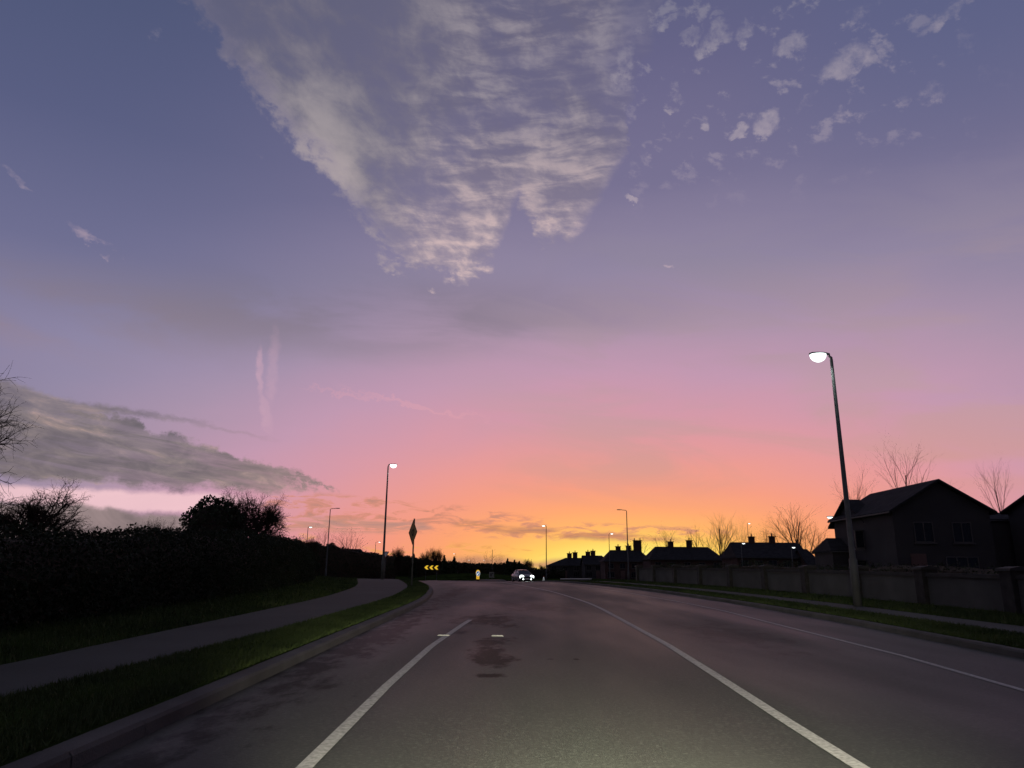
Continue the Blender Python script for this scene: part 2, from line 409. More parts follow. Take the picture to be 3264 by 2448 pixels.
M['leaf'] = material('hedge_leaf', (0.017, 0.023, 0.010), 0.8, 0.2, var=0.45, scale=1.4)
M['ivy'] = material('ivy_leaf', (0.026, 0.036, 0.014), 0.7, 0.25, var=0.4, scale=2.0)
M['conifer'] = material('conifer_needles', (0.022, 0.032, 0.016), 0.85, 0.15, var=0.4, scale=1.0)
M['blade'] = material('grass_blade', (0.034, 0.060, 0.014), 0.75, 0.2, var=0.45, scale=0.8, col2=(0.055, 0.076, 0.020))
M['galv'] = material('galvanised_steel', (0.065, 0.067, 0.066), 0.7, 0.3, metal=0.1, var=0.2, scale=3.0)
M['head'] = material('lantern_housing', (0.09, 0.09, 0.09), 0.5, 0.4)
M['lens_off'] = material('lantern_lens', (0.25, 0.25, 0.24), 0.2, 0.5)
M['black'] = material('black_board', (0.012, 0.012, 0.012), 0.6, 0.3)
M['signgrey'] = material('sign_back', (0.16, 0.16, 0.155), 0.55, 0.4, metal=0.3, var=0.2, scale=6.0)
M['signyellow'] = material('warning_yellow', (0.20, 0.13, 0.03), 0.5, 0.4)
M['signwhite'] = material('sign_white', (0.72, 0.72, 0.70), 0.5, 0.4)
M['signred'] = material('sign_red', (0.35, 0.02, 0.02), 0.5, 0.4)
M['signblue'] = material('sign_blue', (0.02, 0.09, 0.32), 0.4, 0.4, emit=(0.10, 0.28, 0.55), estr=0.35)
M['orange'] = material('cone_orange', (0.42, 0.08, 0.02), 0.55, 0.3)
M['rubber'] = material('tyre_rubber', (0.018, 0.018, 0.018), 0.85, 0.2)
M['carpaint'] = material('car_silver_paint', (0.15, 0.15, 0.155), 0.25, 0.5, metal=0.3)
M['carglass'] = material('car_glass', (0.012, 0.013, 0.015), 0.05, 0.6)
M['chrome'] = material('chrome', (0.55, 0.55, 0.56), 0.2, 0.5, metal=1.0)
M['rim'] = material('alloy_rim', (0.30, 0.30, 0.31), 0.35, 0.5, metal=0.7)
M['lens'] = material('lit_lens', (0.8, 0.8, 0.8), 0.3, 0.4, emit=(0.86, 1.0, 0.95), estr=2.4)
M['lens_far'] = material('lit_lens_far', (0.8, 0.8, 0.8), 0.3, 0.4, emit=(0.92, 1.0, 0.96), estr=2.0)
M['headlight'] = material('headlight_glass', (0.8, 0.8, 0.8), 0.2, 0.5, emit=(0.90, 1.0, 0.96), estr=6.0)
M['chevron'] = material('emissive_reflective_chevron', (0.72, 0.46, 0.03), 0.45, 0.4, emit=(1.0, 0.62, 0.04), estr=0.72)  # no lamp inside: emission imitates headlight light thrown back by the sheeting
M['bollard'] = material('lit_bollard_shell', (0.72, 0.45, 0.03), 0.4, 0.4, emit=(1.0, 0.55, 0.03), estr=0.62)
M['litwhite'] = material('lit_white', (0.8, 0.8, 0.8), 0.4, 0.4, emit=(0.9, 0.98, 1.0), estr=0.8)
M['reflector'] = material('reflective_band', (0.8, 0.8, 0.8), 0.3, 0.5, emit=(0.9, 1.0, 0.98), estr=0.12)  # faint emission imitates headlight light returned by the cone's sleeve

# road: worn tarmac with wheel polish and its own dark stains
rm = bpy.data.materials.new('road_tarmac'); rm.use_nodes = True
nt = rm.node_tree; pb = nt.nodes['Principled BSDF']; L_ = nt.links.new
geo = nt.nodes.new('ShaderNodeNewGeometry')
def rn(scale, detail, vecs=(1, 1, 1), rough=0.55):
    mp = nt.nodes.new('ShaderNodeMapping'); mp.inputs[3].default_value = vecs; L_(geo.outputs['Position'], mp.inputs[0])
    n = nt.nodes.new('ShaderNodeTexNoise'); n.inputs['Scale'].default_value = scale; n.inputs['Detail'].default_value = detail; n.inputs['Roughness'].default_value = rough
    L_(mp.outputs[0], n.inputs['Vector']); return n.outputs['Fac']
def rmr(s, a, b, c=0.0, d=1.0):
    n = nt.nodes.new('ShaderNodeMapRange'); n.interpolation_type = 'SMOOTHSTEP'
    for i, v in enumerate((a, b, c, d)): n.inputs[i + 1].default_value = v
    L_(s, n.inputs[0]); return n.outputs[0]
def rmath(op, a, b):
    n = nt.nodes.new('ShaderNodeMath'); n.operation = op
    for i, v in enumerate((a, b)):
        if isinstance(v, (int, float)): n.inputs[i].default_value = v
        else: L_(v, n.inputs[i])
    return n.outputs[0]
def rmix(f, a, b):
    n = nt.nodes.new('ShaderNodeMix'); n.data_type = 'RGBA'; L_(f, n.inputs[0])
    for i, v in ((6, a), (7, b)):
        if isinstance(v, tuple): n.inputs[i].default_value = (*v, 1)
        else: L_(v, n.inputs[i])
    return n.outputs[2]
c = rmix(rmr(rn(0.35, 4, (1, 0.25, 1)), 0.3, 0.7), (0.025, 0.0305, 0.0225), (0.042, 0.049, 0.037))
c = rmix(rmr(rn(0.9, 3, (1, 0.03, 1)), 0.35, 0.65, 0, 0.5), c, (0.030, 0.031, 0.026))
c = rmix(rmr(rn(30.0, 3), 0.45, 0.75, 0, 0.55), c, (0.080, 0.088, 0.072))
c = rmix(rmr(rn(75.0, 2), 0.55, 0.75, 0, 0.6), c, (0.012, 0.012, 0.011))
stain = None
nst = rn(3.2, 5, (1, 0.45, 1), 0.65)
for x, y, rx, ry, amt in [(-0.20, 8.75, 0.26, 0.22, 0.85), (-0.26, 10.7, 0.36, 1.3, 0.72), (-0.3, 12.4, 0.40, 0.9, 0.65), (-0.5, 17.0, 0.9, 2.0, 0.6), (0.6, 22.5, 1.3, 2.6, 0.4),
                          (0.9, 10.3, 0.06, 0.10, 0.7), (0.55, 10.3, 0.06, 0.08, 0.6), (-0.95, 14.2, 0.18, 0.9, 0.55), (4.2, 14.0, 0.9, 3.0, 0.35), (-2.32, 14.0, 0.55, 13.0, 0.62), (-2.4, 32.0, 0.6, 12.0, 0.5)]:
    mp = nt.nodes.new('ShaderNodeMapping'); mp.vector_type = 'TEXTURE'; mp.inputs[1].default_value = (x, y, 0); mp.inputs[3].default_value = (rx, ry, 1000)
    L_(geo.outputs['Position'], mp.inputs[0])
    ln = nt.nodes.new('ShaderNodeVectorMath'); ln.operation = 'LENGTH'; L_(mp.outputs[0], ln.inputs[0])
    dd = rmath('ADD', ln.outputs['Value'], rmath('MULTIPLY', rmath('SUBTRACT', nst, 0.5), 4.2))
    q = rmr(dd, 1.2, 0.2, 0, amt)
    stain = q if stain is None else rmath('MAXIMUM', stain, q)
c = rmix(stain, c, (0.016, 0.014, 0.014))
L_(c, pb.inputs['Base Color'])
L_(rmr(stain, 0.0, 0.8, 0.20, 0.02), pb.inputs['Specular IOR Level'])
L_(rmr(rn(0.5, 3, (1, 0.2, 1)), 0.3, 0.7, 0.50, 0.68), pb.inputs['Roughness'])
bp = nt.nodes.new('ShaderNodeBump'); bp.inputs['Strength'].default_value = 0.35; bp.inputs['Distance'].default_value = 0.01
L_(rn(70, 3), bp.inputs['Height']); L_(bp.outputs[0], pb.inputs['Normal'])
M['road'] = rm

# ================================================================ lie of the land
_gy = np.arange(-60, 400.1, 0.5)
def smooth(ys, vs, w):
    v = np.interp(_gy, ys, vs); k = np.ones(w) / w
    return np.convolve(np.pad(v, w // 2, mode='edge'), k, mode='valid')[:len(_gy)]
_prof = smooth([-50, 0, 36, 46, 54, 66, 80, 95, 115, 140, 400], [-.65, 0, .47, .57, .60, .52, .30, .08, -.1, -.2, -.2], 13)
_shift = smooth([-60, 24, 35, 50, 75, 95, 112, 400], [0, 0, -.8, -2.9, -5.2, -6.0, -6.3, -6.3], 15)
_flare = smooth([-60, 30, 38, 50, 65, 82, 400], [0, 0, -.15, -.6, -2.0, -4.2, -4.2], 15)
prof = lambda Y: float(np.interp(Y, _gy, _prof))
shift = lambda Y: float(np.interp(Y, _gy, _shift))
flare = lambda Y: float(np.interp(Y, _gy, _flare))
ip = lambda Y, ys, vs: float(np.interp(Y, ys, vs))
kerbL = lambda Y: -2.66 + shift(Y) + flare(Y)
kerbR = lambda Y: ip(Y, [-60, 8, 17], [6.9, 7.1, 7.5]) + shift(Y)
pLin = lambda Y: ip(Y, [0, 7, 12, 20], [-4.35, -4.2, -3.92, -3.85]) + shift(Y) + flare(Y)
pLout = lambda Y: -5.5 - 0.03 * max(0, min(Y, 60) - 9) + shift(Y) + flare(Y)
pRin = lambda Y: 8.95 + shift(Y)
pRout = lambda Y: 10.0 + shift(Y)
wallX = lambda Y: 12.3 + shift(Y)
hedgeX = lambda Y: -7.2 - 0.06 * max(0, Y - 10) + shift(Y)
KH = 0.10
def zland(X, Y):
    z = prof(Y) + KH + 0.02
    if X < pLout(Y): z += min(0.30, 0.05 * (pLout(Y) - X))
    return z
YS = [-40, -20, -8, 0] + [2 + 1.0 * i for i in range(126)] + [135, 150, 175, 200, 260, 340, 500, 800, 1300, 2200, 4000]
g = MB(); rows = []
for Y in YS:
    kl, kr = kerbL(Y), kerbR(Y); b = prof(Y)
    r = [(X, Y, b + 0.45) for X in (-4000, -1200, -400, -150, -70)] + [(X, Y, b + 0.44) for X in (pLout(Y) - 22, pLout(Y) - 10, pLout(Y) - 6)]
    r += [(pLout(Y) - 3, Y, b + 0.29), (pLout(Y), Y, b + KH + 0.02), (pLin(Y), Y, b + KH + 0.02), ((pLin(Y) + kl) / 2 - .1, Y, b + KH + 0.05), (kl - 0.21, Y, b + KH - 0.005), (kl - 0.12, Y, b - 0.10),
          (kr + 0.12, Y, b - 0.10), (kr + 0.17, Y, b + KH - 0.005), ((kr + pRin(Y)) / 2 + .1, Y, b + KH + 0.05), (pRin(Y), Y, b + KH + 0.02), (pRout(Y), Y, b + KH + 0.02), (wallX(Y), Y, b + KH + 0.08)]
    r += [(X, Y, b + 0.22) for X in (wallX(Y) + 4, 40, 90, 200, 500, 1300, 4000)]
    rows.append(r)
g.grid(rows)
tag(g.build('ground', M['soil'], smooth=True), kind='structure')
def ribbon(name, f0, f1, dz, mat, ys, n=1, parent=None):
    q = MB(); q.grid([[(f0(Y) + (f1(Y) - f0(Y)) * k / n, Y, prof(Y) + dz) for k in range(n + 1)] for Y in ys])
    o = q.build(name, mat, parent)
    return o if parent else tag(o, kind='structure')
RY = [-40 + 2 * i for i in range(20)] + [0.5 * i for i in range(225)]
road = ribbon('road', lambda Y: kerbL(Y) + 0.004, lambda Y: kerbR(Y) - 0.004, 0.0, M['road'], RY, 4)
PY = [-20, -10, -5] + [0.5 * i for i in range(200)]
ribbon('footpath', pLout, pLin, KH + 0.032, M['path'], PY, 2)
ribbon('footpath', pRin, pRout, KH + 0.032, M['path'], PY, 2)
def kerb(f, sgn, w):
    q = MB()
    q.grid([[(f(Y), Y, prof(Y) - 0.05), (f(Y) + sgn * 0.012, Y, prof(Y) + KH - 0.02), (f(Y) + sgn * 0.035, Y, prof(Y) + KH), (f(Y) + sgn * w, Y, prof(Y) + KH + 0.004), (f(Y) + sgn * w, Y, prof(Y) - 0.05)] for Y in PY])
    kb = tag(q.build('kerb', M['kerb']), kind='structure')
    Y = 3.0
    while Y < 42:
        b = MB(); a0, a1 = Y + 0.006, Y + 0.914; o_ = 0.004 + rng.uniform(0, 0.005); e_ = rng.uniform(-0.004, 0.004)
        b.grid([[(f(y) - sgn * 0.005 + e_, y, prof(y) - 0.04), (f(y) + sgn * 0.006 + e_, y, prof(y) + KH - 0.02), (f(y) + sgn * 0.030, y, prof(y) + KH + o_), (f(y) + sgn * w, y, prof(y) + KH + 0.004 + o_)] for y in (a0, a0 + 0.01, a1 - 0.01, a1)])
        b.build('kerb_stone', M['kerb'], kb); Y += 0.92
kerb(kerbL, -1, 0.20); kerb(kerbR, 1, 0.16)
def line(name, f, w, y0, y1, skip=None):
    ys = [y0 + 0.5 * i for i in range(int((y1 - y0) / 0.5) + 1)]
    ribbon(name, lambda Y: f(Y) - w / 2, lambda Y: f(Y) + w / 2, 0.005, M['paint'], ys, 1, road)
line('edge_line', lambda Y: ip(Y, [0, 8, 11.7, 15.8, 19], [-1.27, -1.27, -1.2, -0.97, -0.75]), 0.105, -20, 17.0)
line('centre_line', lambda Y: ip(Y, [0, 5, 6.5, 9, 12.2, 18.5, 25], [2.1, 2.24, 2.29, 2.4, 2.52, 2.58, 2.64]) + shift(Y), 0.115, -20, 60)
line('edge_line', lambda Y: ip(Y, [0, 8, 11, 15, 21, 30], [5.1, 5.36, 5.64, 5.75, 5.95, 5.9]) + shift(Y), 0.09, -20, 60)
# the roundabout beyond the crest
q = MB(); RC = (-6.5, 134.0)
q.add([(RC[0] + 21 * math.cos(t * math.pi / 24), RC[1] + 21 * math.sin(t * math.pi / 24), prof(110) + 0.012) for t in range(48)], [tuple(range(48))])
tag(q.build('roundabout', M['road']), kind='structure')
q = MB(); q.lathe([(12, 0.0), (12, 0.14), (11.6, 0.15), (8, 0.75), (4, 1.1), (0.3, 1.2)], 40, (RC[0], RC[1], prof(112)))
tag(q.build('roundabout_island', M['soil'], smooth=True), kind='structure')
# small white studs glinting on the tarmac
for (px, lab) in ((1415, 'small white road stud beside the near edge line'), (1577, 'small white road stud in the middle of the lane')):
    X = (px - 1632) / 2300 * 13.35 * 1.0 + 0.10
    t = thing('road_stud', lab, 'road stud', (X, 13.35, prof(13.35) + 0.002))
    b = MB(); b.prism([(-0.11, 0), (0.11, 0), (0.085, 0.018), (-0.085, 0.018)], -0.05, 0.05); b.build('housing', M['paint'], t)
    b = MB(); b.box(-0.07, 0.07, -0.056, -0.046, 0.003, 0.015); b.build('reflector', M['paint'], t)

# grass blades on the verges: nobody could count them
def grass(name, fx0, fx1, y0, y1, dens, label, hgt=0.055, zf=None):
    r = random.Random(hash(name + label) % 1000 if False else len(label)); v = []; f = []
    Y = y0
    while Y < y1:
        dy = 0.25; x0, x1 = fx0(Y), fx1(Y); k = max(0.12, min(1.0, (11.0 / max(Y, 8)) ** 1.3))
        n = int(abs(x1 - x0) * dy * dens * k)
        for _ in range(n):
            X = r.uniform(x0, x1); y = Y + r.uniform(0, dy)
            z = (zf or zland)(X, y) - 0.01; h = hgt * r.uniform(0.5, 1.5); w = r.uniform(0.004, 0.009) * (1 + (1 - k) * 2.0)
            a = r.uniform(0, math.pi); lx, ly = r.gauss(0, 0.35) * h, r.gauss(0, 0.35) * h; ca, sa = math.cos(a) * w, math.sin(a) * w
            i = len(v); v += [(X - ca, y - sa, z), (X + ca, y + sa, z), (X + lx, y + ly, z + h)]; f.append((i, i + 1, i + 2))
        Y += dy
    me = bpy.data.meshes.new(name); me.from_pydata(v, [], f); me.materials.append(M['blade'])
    tag(new_obj(name, me), label, 'grass', kind='stuff')
grass('grass', lambda Y: pLin(Y) + 0.02, lambda Y: kerbL(Y) - 0.21, 3.5, 55, 2200, 'short green grass between the kerb and the footpath', zf=lambda X, Y: prof(Y) + KH + 0.03)
grass('grass', lambda Y: pLout(Y) - 3.5, lambda Y: pLout(Y) - 0.02, 6, 56, 420, 'dark rough grass along the foot of the hedge', 0.09)
grass('grass', lambda Y: kerbR(Y) + 0.17, lambda Y: pRin(Y) - 0.02, 8, 55, 900, 'green grass verge before the boundary wall', zf=lambda X, Y: prof(Y) + KH + 0.03)
grass('grass', lambda Y: pRout(Y) + 0.02, lambda Y: wallX(Y) - 0.2, 10, 55, 420, 'dark grass strip at the foot of the boundary wall', 0.10, zf=lambda X, Y: prof(Y) + KH + 0.04)

# ================================================================ plants
def cards(pts, size, r, flat=0.0):
    """leaf-sized quads at points"""
    v = []; f = []
    for p in pts:
        s = size * r.uniform(0.6, 1.4)
        a = Vector((r.gauss(0, 1), r.gauss(0, 1), r.gauss(0, 1) * (1 - flat))).normalized(); b = a.cross(Vector((r.gauss(0, 1), r.gauss(0, 1), r.gauss(0, 1)))).normalized()
        a = a * s; b = b * (s * 0.6); p = Vector(p); i = len(v)
        v += [p - a, p + b, p + a, p - b]; f.append((i, i + 1, i + 2, i + 3))
    return [tuple(q) for q in v], f
def leaf_obj(name, pts, size, mat, parent, seed=1):
    v, f = cards(pts, size, random.Random(seed)); me = bpy.data.meshes.new(name); me.from_pydata(v, [], f); me.materials.append(mat)
    return new_obj(name, me, parent)
def hedge(name, label, path, width, ztop, dens, size, seed, group=None, mat='leaf', zb=None, cat='hedge'):
    """path: function t->(x,y), ztop: function t->top height above sea datum; t in metres 0..len"""
    r = random.Random(seed); fx, n = path; t = thing(name, label, cat, (0, 0, 0), 0, group)
    core = MB(); rows = []; pts = []
    for i in range(n + 1):
        x, y, nx, ny = fx(i / n); zb_ = (zb or zland)(x, y) - 0.05; zt = ztop(i / n) - 0.12
        w = width * 0.5 * 0.8
        nv = lambda k: 0.10 * mnoise.noise((x * 0.9, y * 0.9, k * 3.1 + seed))
        rows.append([(x + nx * (w * 0.75 + nv(1)), y + ny * w * 0.75, zb_), (x + nx * (w + nv(2)), y + ny * w, zb_ + (zt - zb_) * 0.55), (x + nx * w * 0.6, y + ny * w * 0.6, zt - 0.1 + nv(3)),
                     (x, y, zt + nv(4)), (x - nx * w * 0.6, y - ny * w * 0.6, zt - 0.1 + nv(5)), (x - nx * (w + nv(6)), y - ny * w, zb_ + (zt - zb_) * 0.55), (x - nx * w * 0.75, y - ny * w * 0.75, zb_)])
    core.grid(rows); core.build('stems', M['bark'], t)
    for i in range(n):
        for _ in range(dens):
            u = (i + r.random()) / n; x, y, nx, ny = fx(u); zb_ = (zb or zland)(x, y); zt = ztop(u) + 0.22 * (mnoise.noise((x * 0.8, y * 0.8, seed)) + 0.6 * mnoise.noise((x * 2.5, y * 2.5, seed + 4)))
            a = r.uniform(-0.35, math.pi + 0.35); rr = width * 0.5 * (1 + r.gauss(0, 0.10)); h = zt - zb_
            if r.random() < 0.6: zz_ = zb_ + h * min(1.0, abs(math.sin(a)) ** 0.5) * (1.0 if r.random() < .5 else r.uniform(0.05, 1.0)); off = math.cos(a) * rr
            else: zz_ = zb_ + h * r.uniform(0.02, 1.0); off = rr * (1 if r.random() < 0.5 else -1) * (1.0 if zz_ < zb_ + h * 0.8 else 0.8)
            pts.append((x + nx * off, y + ny * off, zz_ + r.gauss(0, 0.05)))
    leaf_obj('foliage', pts, size, M[mat], t, seed)
    return t
def lh(u):
    Y = 5 + 35 * u; x = hedgeX(Y) - 0.9
    return x, Y, 1.0, 0.0
hedge('hedge', 'long dark overgrown hedge beside the footpath under the bare trees', (lh, 84), 1.7,
      lambda u: ip(5 + 35 * u, [5, 10, 17, 25, 32, 40, 47], [1.7, 1.75, 2.1, 2.45, 2.62, 2.4, 2.2]), 1500, 0.032, 3)
def rh(u):
    Y = 9 + 43 * u; return wallX(Y) + 0.85, Y, 1.0, 0.0
hedge('hedge', 'low dark hedge showing above the boundary wall in front of the houses', (rh, 70), 0.9,
      lambda u: prof(9 + 43 * u) + 1.28 + 0.1 * math.sin(u * 23), 420, 0.032, 5)
# distant hedgerow behind the roundabout: skyline read off the photograph at one depth, three metres thick
SKY = [(600, 1742), (760, 1735), (940, 1718), (985, 1734), (1010, 1727), (1035, 1742), (1060, 1730), (1078, 1745), (1150, 1758), (1200, 1764), (1240, 1772), (1300, 1772), (1345, 1782), (1400, 1789), (1450, 1790), (1500, 1796), (1560, 1797), (1605, 1796),
       (1625, 1790), (1660, 1795), (1680, 1806), (1720, 1815), (1800, 1815)]
def sky_hedge(name, label, lst, Y, seed, dens=420, size=0.22, wid=3.0):
    P3 = [at(px, py, Y) for px, py in lst]; xs = [p.x for p in P3]; zs = [p.z for p in P3]
    n = int((xs[-1] - xs[0]) / 0.8)
    def fx(u): return xs[0] + (xs[-1] - xs[0]) * u, Y, 0.0, -1.0
    return hedge(name, label, (fx, n), wid, lambda u: ip(xs[0] + (xs[-1] - xs[0]) * u, xs, zs), dens, size, seed, zb=lambda x, y: prof(y))
sky_hedge('hedgerow', 'far dark hedgerow along the back of the roundabout behind the yellow chevrons', SKY[2:], 176, 11, 190, 0.20)
sky_hedge('hedgerow', 'mid-distance hedgerow running from the bare oak to the unlit lamp', SKY[:9] + [(1180, 1762), (1260, 1776)], 116, 13, 170, 0.15, 2.4)

class Tree:
    def __init__(s, seed): s.r = random.Random(seed); s.tr = MB(); s.cr = MB()
    def branch(s, p, d, L, rad, lv, spec):
        r = s.r; sp = spec[lv]; n = sp['seg']; pts = [p.copy()]; rs = [rad]; q = p.copy(); d = d.normalized()
        end = rad * sp['taper']
        for i in range(n):
            d = (d + Vector((r.gauss(0, 1), r.gauss(0, 1), r.gauss(0, 1))) * sp['wob'] + Vector((0, 0, sp['up']))).normalized()
            q = q + d * (L / n); pts.append(q.copy()); rs.append(rad + (end - rad) * (i + 1) / n)
        (s.tr if lv < 2 else s.cr).tube(pts, rs, 7 if lv == 0 else (5 if lv == 1 else 3), cap=(lv == 0))
        if lv + 1 >= len(spec): return
        k = sp['kids']; k = max(1, int(round(k * r.uniform(0.8, 1.2))))
        ph = r.uniform(0, 6.28)
        for j in range(k):
            t = sp['t0'] + (1 - sp['t0']) * (j + r.uniform(0.1, 0.9)) / k; t = min(t, 0.99)
            i = int(t * n); fr = t * n - i; pos = pts[i].lerp(pts[i + 1], fr); dd = (pts[i + 1] - pts[i]).normalized()
            ph += 2.4 + r.gauss(0, 0.3); a = dd.cross(Vector((0.3, 0.2, 1)) if abs(dd.z) < 0.9 else Vector((1, 0, 0))).normalized(); b = dd.cross(a)
            ang_ = math.radians(r.gauss(sp['ang'], sp['ang'] * 0.22))
            nd = dd * math.cos(ang_) + (a * math.cos(ph) + b * math.sin(ph)) * math.sin(ang_)
            ra = (rad + (end - rad) * t)
            s.branch(pos, nd, L * sp['len'] * r.uniform(0.7, 1.25) * (1.15 - 0.45 * t), ra * sp['rad'], lv + 1, spec)
def tree_meshes(name, seed, spec, L, rad):
    t = Tree(seed); t.branch(Vector((0, 0, -0.1)), Vector((0, 0, 1)), L, rad, 0, spec)
    return t.tr.mesh('trunk', M['bark'], True), t.cr.mesh('crown', M['twig'])
S = lambda seg, kids, ang, ln, rad, t0, up, wob, taper: dict(seg=seg, kids=kids, ang=ang, len=ln, rad=rad, t0=t0, up=up, wob=wob, taper=taper)
OAK = [S(5, 10, 48, 1.0, .62, .35, .02, .06, .55), S(7, 9, 44, .58, .62, .22, .035, .12, .35), S(6, 8, 46, .60, .68, .18, .03, .17, .4), S(4, 8, 46, .62, .72, .12, .02, .20, .5), S(3, 0, 45, .5, .7, .2, .01, .22, .55)]
ASH = [S(6, 11, 30, .80, .50, .22, .02, .05, .30), S(6, 8, 30, .55, .50, .20, .07, .08, .30), S(5, 6, 32, .55, .55, .20, .07, .10, .4), S(4, 4, 34, .55, .6, .2, .05, .12, .5), S(3, 0, 30, .5, .6, .2, .03, .14, .5)]
FAN = [S(4, 9, 26, 1.15, .50, .12, .02, .05, .45), S(6, 7, 28, .55, .50, .22, .06, .07, .25), S(5, 5, 34, .50, .55, .2, .05, .10, .4), S(4, 3, 36, .55, .6, .2, .04, .13, .5)]
SPARSE = [S(6, 7, 26, .62, .45, .35, .02, .06, .25), S(6, 6, 28, .55, .50, .25, .06, .09, .25), S(5, 4, 34, .55, .55, .2, .05, .12, .4), S(3, 0, 34, .5, .6, .2, .04, .14, .5)]
TP = {'oak': tree_meshes('oak', 3, OAK, 3.2, 0.26), 'oak_b': tree_meshes('oak_b', 8, OAK, 3.0, 0.24), 'ash': tree_meshes('ash', 5, ASH, 5.2, 0.11), 'ash_b': tree_meshes('ash_b', 12, ASH, 5.0, 0.10),
      'fan': tree_meshes('fan', 6, FAN, 3.2, 0.12), 'sparse': tree_meshes('sparse', 9, SPARSE, 6.0, 0.13), 'sparse_b': tree_meshes('sparse_b', 15, SPARSE, 6.0, 0.13)}
def top_of(k): return float(np.percentile([v.co.z for v in TP[k][1].vertices], 99.3))
def rad_of(k): return float(np.percentile([math.hypot(v.co.x, v.co.y) for v in TP[k][1].vertices], 95))
TH = {k: top_of(k) for k in TP}; TR = {k: rad_of(k) for k in TP}
def tree(kind, label, x, y, ztop, width, rz, group=None, name='bare_tree', zb=None):
    z0 = prof(y) + 0.2 if zb is None else zb
    t = thing(name, label, 'tree', (x, y, z0), rz, group)
    sz = (ztop - z0) / TH[kind]; sx = width / (2 * TR[kind])
    t.scale = (sx, sx, sz)
    new_obj('trunk', TP[kind][0], t); new_obj('crown', TP[kind][1], t)
    return t
def tree_px(kind, label, px, pytop, wpx, Y, rz, group=None, **k):
    p = at(px, pytop, Y)
    return tree(kind, label, p.x, Y, p.z, wpx * Y / FPX, rz, group, **k)
tree('oak', 'bare tree whose twigs reach in from the far edge above the hedge', -13.75, 15.2, 5.6, 5.2, 0.4)
tree_px('oak_b', 'spreading bare oak rising over the hedge beneath the grey cloud bank', 115, 1540, 440, 27, 1.3)
tree_px('oak', 'dense round-headed bare oak just before the small lit lamp', 838, 1578, 300, 44, 2.2)
t = tree_px('oak_b', 'dark ivy-covered tree standing against the round bare oak', 690, 1572, 270, 40, 0.3, name='ivy_tree')
r_ = random.Random(4); pl = []
c0 = at(690, 1660, 40); e = []
while len(pl) < 5200:
    v = Vector((r_.gauss(0, 1), r_.gauss(0, 1), r_.gauss(0, 1))).normalized()
    k = (1 + 0.20 * mnoise.noise(v * 2.1 + Vector((5, 1, 2)))) * r_.uniform(0.80, 1.02)
    pl.append(((v.x * 1.62 * k), (v.y * 1.5 * k), (c0.z - t.location.z) - 0.3 + (v.z * 1.55 * k if v.z > 0 else v.z * 2.6)))
ivy = leaf_obj('ivy', pl, 0.075, M['ivy'], t, 6); ivy.scale = (1 / t.scale.x, 1 / t.scale.y, 1 / t.scale.z)
core = MB(); core.lathe([(0.5, -2.2), (1.15, -1.4), (1.3, -0.3), (1.2, 0.4), (0.7, 1.0), (0.1, 1.2)], 14, (0, 0, c0.z - t.location.z - 0.35))
cc = core.build('ivy_stems', M['bark'], t, True); cc.scale = ivy.scale
for px, py, w, Y, lab in [(455, 1672, 110, 24, 'low bare shrub poking over the hedge beyond the spreading oak'), (525, 1660, 120, 26, 'bare thorny shrub over the hedge before the ivy tree'), (345, 1690, 110, 20, 'small bare shrub on the hedge top beside the spreading oak'),
                          (985, 1712, 90, 46, 'low bare shrub past the round oak beneath the small lit lamp')]:
    tree_px('oak', lab, px, py, w, Y, px * 0.1, 'bare shrubs in the hedge', name='bare_shrub')
tree_px('ash', 'slim bare tree behind the unlit lamp at the roundabout', 1048, 1660, 90, 120, 0.2, 'pale bare trees beyond the hedgerow')
tree_px('fan', 'pale spreading bare tree between the unlit lamp and the tall lit lamp', 1118, 1678, 110, 122, 1.0, 'pale bare trees beyond the hedgerow')
for i, (px, py, w, k, Y, lab) in enumerate([
        (1262, 1745, 56, 'oak', 170, 'tiny bare tree beside the give way sign on the skyline'),
        (1362, 1752, 50, 'oak_b', 176, 'small round bare tree above the first yellow chevron on the skyline'),
        (1398, 1748, 60, 'oak', 172, 'small round bare tree above the last yellow chevron on the skyline'),
        (1490, 1768, 44, 'fan', 178, 'small bare tree between the chevrons and the keep-left bollard'),
        (1520, 1772, 40, 'ash', 180, 'small bare tree straight above the keep-left bollard'),
        (1560, 1750, 44, 'ash_b', 175, 'upright bare tree behind the square grey sign'),
        (1588, 1756, 40, 'ash', 175, 'upright bare tree between the square sign and the car'),
        (1688, 1783, 40, 'oak', 185, 'tiny round bare tree behind the oncoming car'),
        (1726, 1798, 30, 'oak_b', 190, 'tiny round bare tree at the foot of the lit lamp by the houses')]):
    tree_px(k, lab, px, py, w, Y, i * 1.3, 'small bare trees on the skyline')
for i, (px, py, w, k, Y, lab) in enumerate([
        (2030, 1690, 120, 'sparse', 200, 'thin bare tree behind the unlit lamp over the houses'),
        (2120, 1672, 130, 'sparse_b', 200, 'thin bare tree behind the first of two paired chimneys'),
        (2225, 1648, 110, 'sparse', 190, 'thin bare tree over the second of two paired chimneys'),
        (2288, 1632, 150, 'fan', 178, 'fan-shaped bare tree in the gap between two slate-roofed houses'),
        (2352, 1642, 150, 'ash', 180, 'bare tree behind the lamp over the flat-ridged house'),
        (2430, 1655, 130, 'ash_b', 180, 'bare tree between the two chimneys of the flat-ridged house'),
        (2530, 1600, 210, 'fan', 170, 'largest fan-shaped bare tree over the end of the flat-ridged house'),
        (2492, 1650, 170, 'ash', 176, 'bare tree beside the largest fan-shaped one'),
        (2605, 1660, 140, 'ash_b', 165, 'low bare tree between the flat-ridged house and the gabled house')]):
    tree_px(k, lab, px, py, w, Y, i * 0.9 + 0.3, 'bare trees behind the houses')
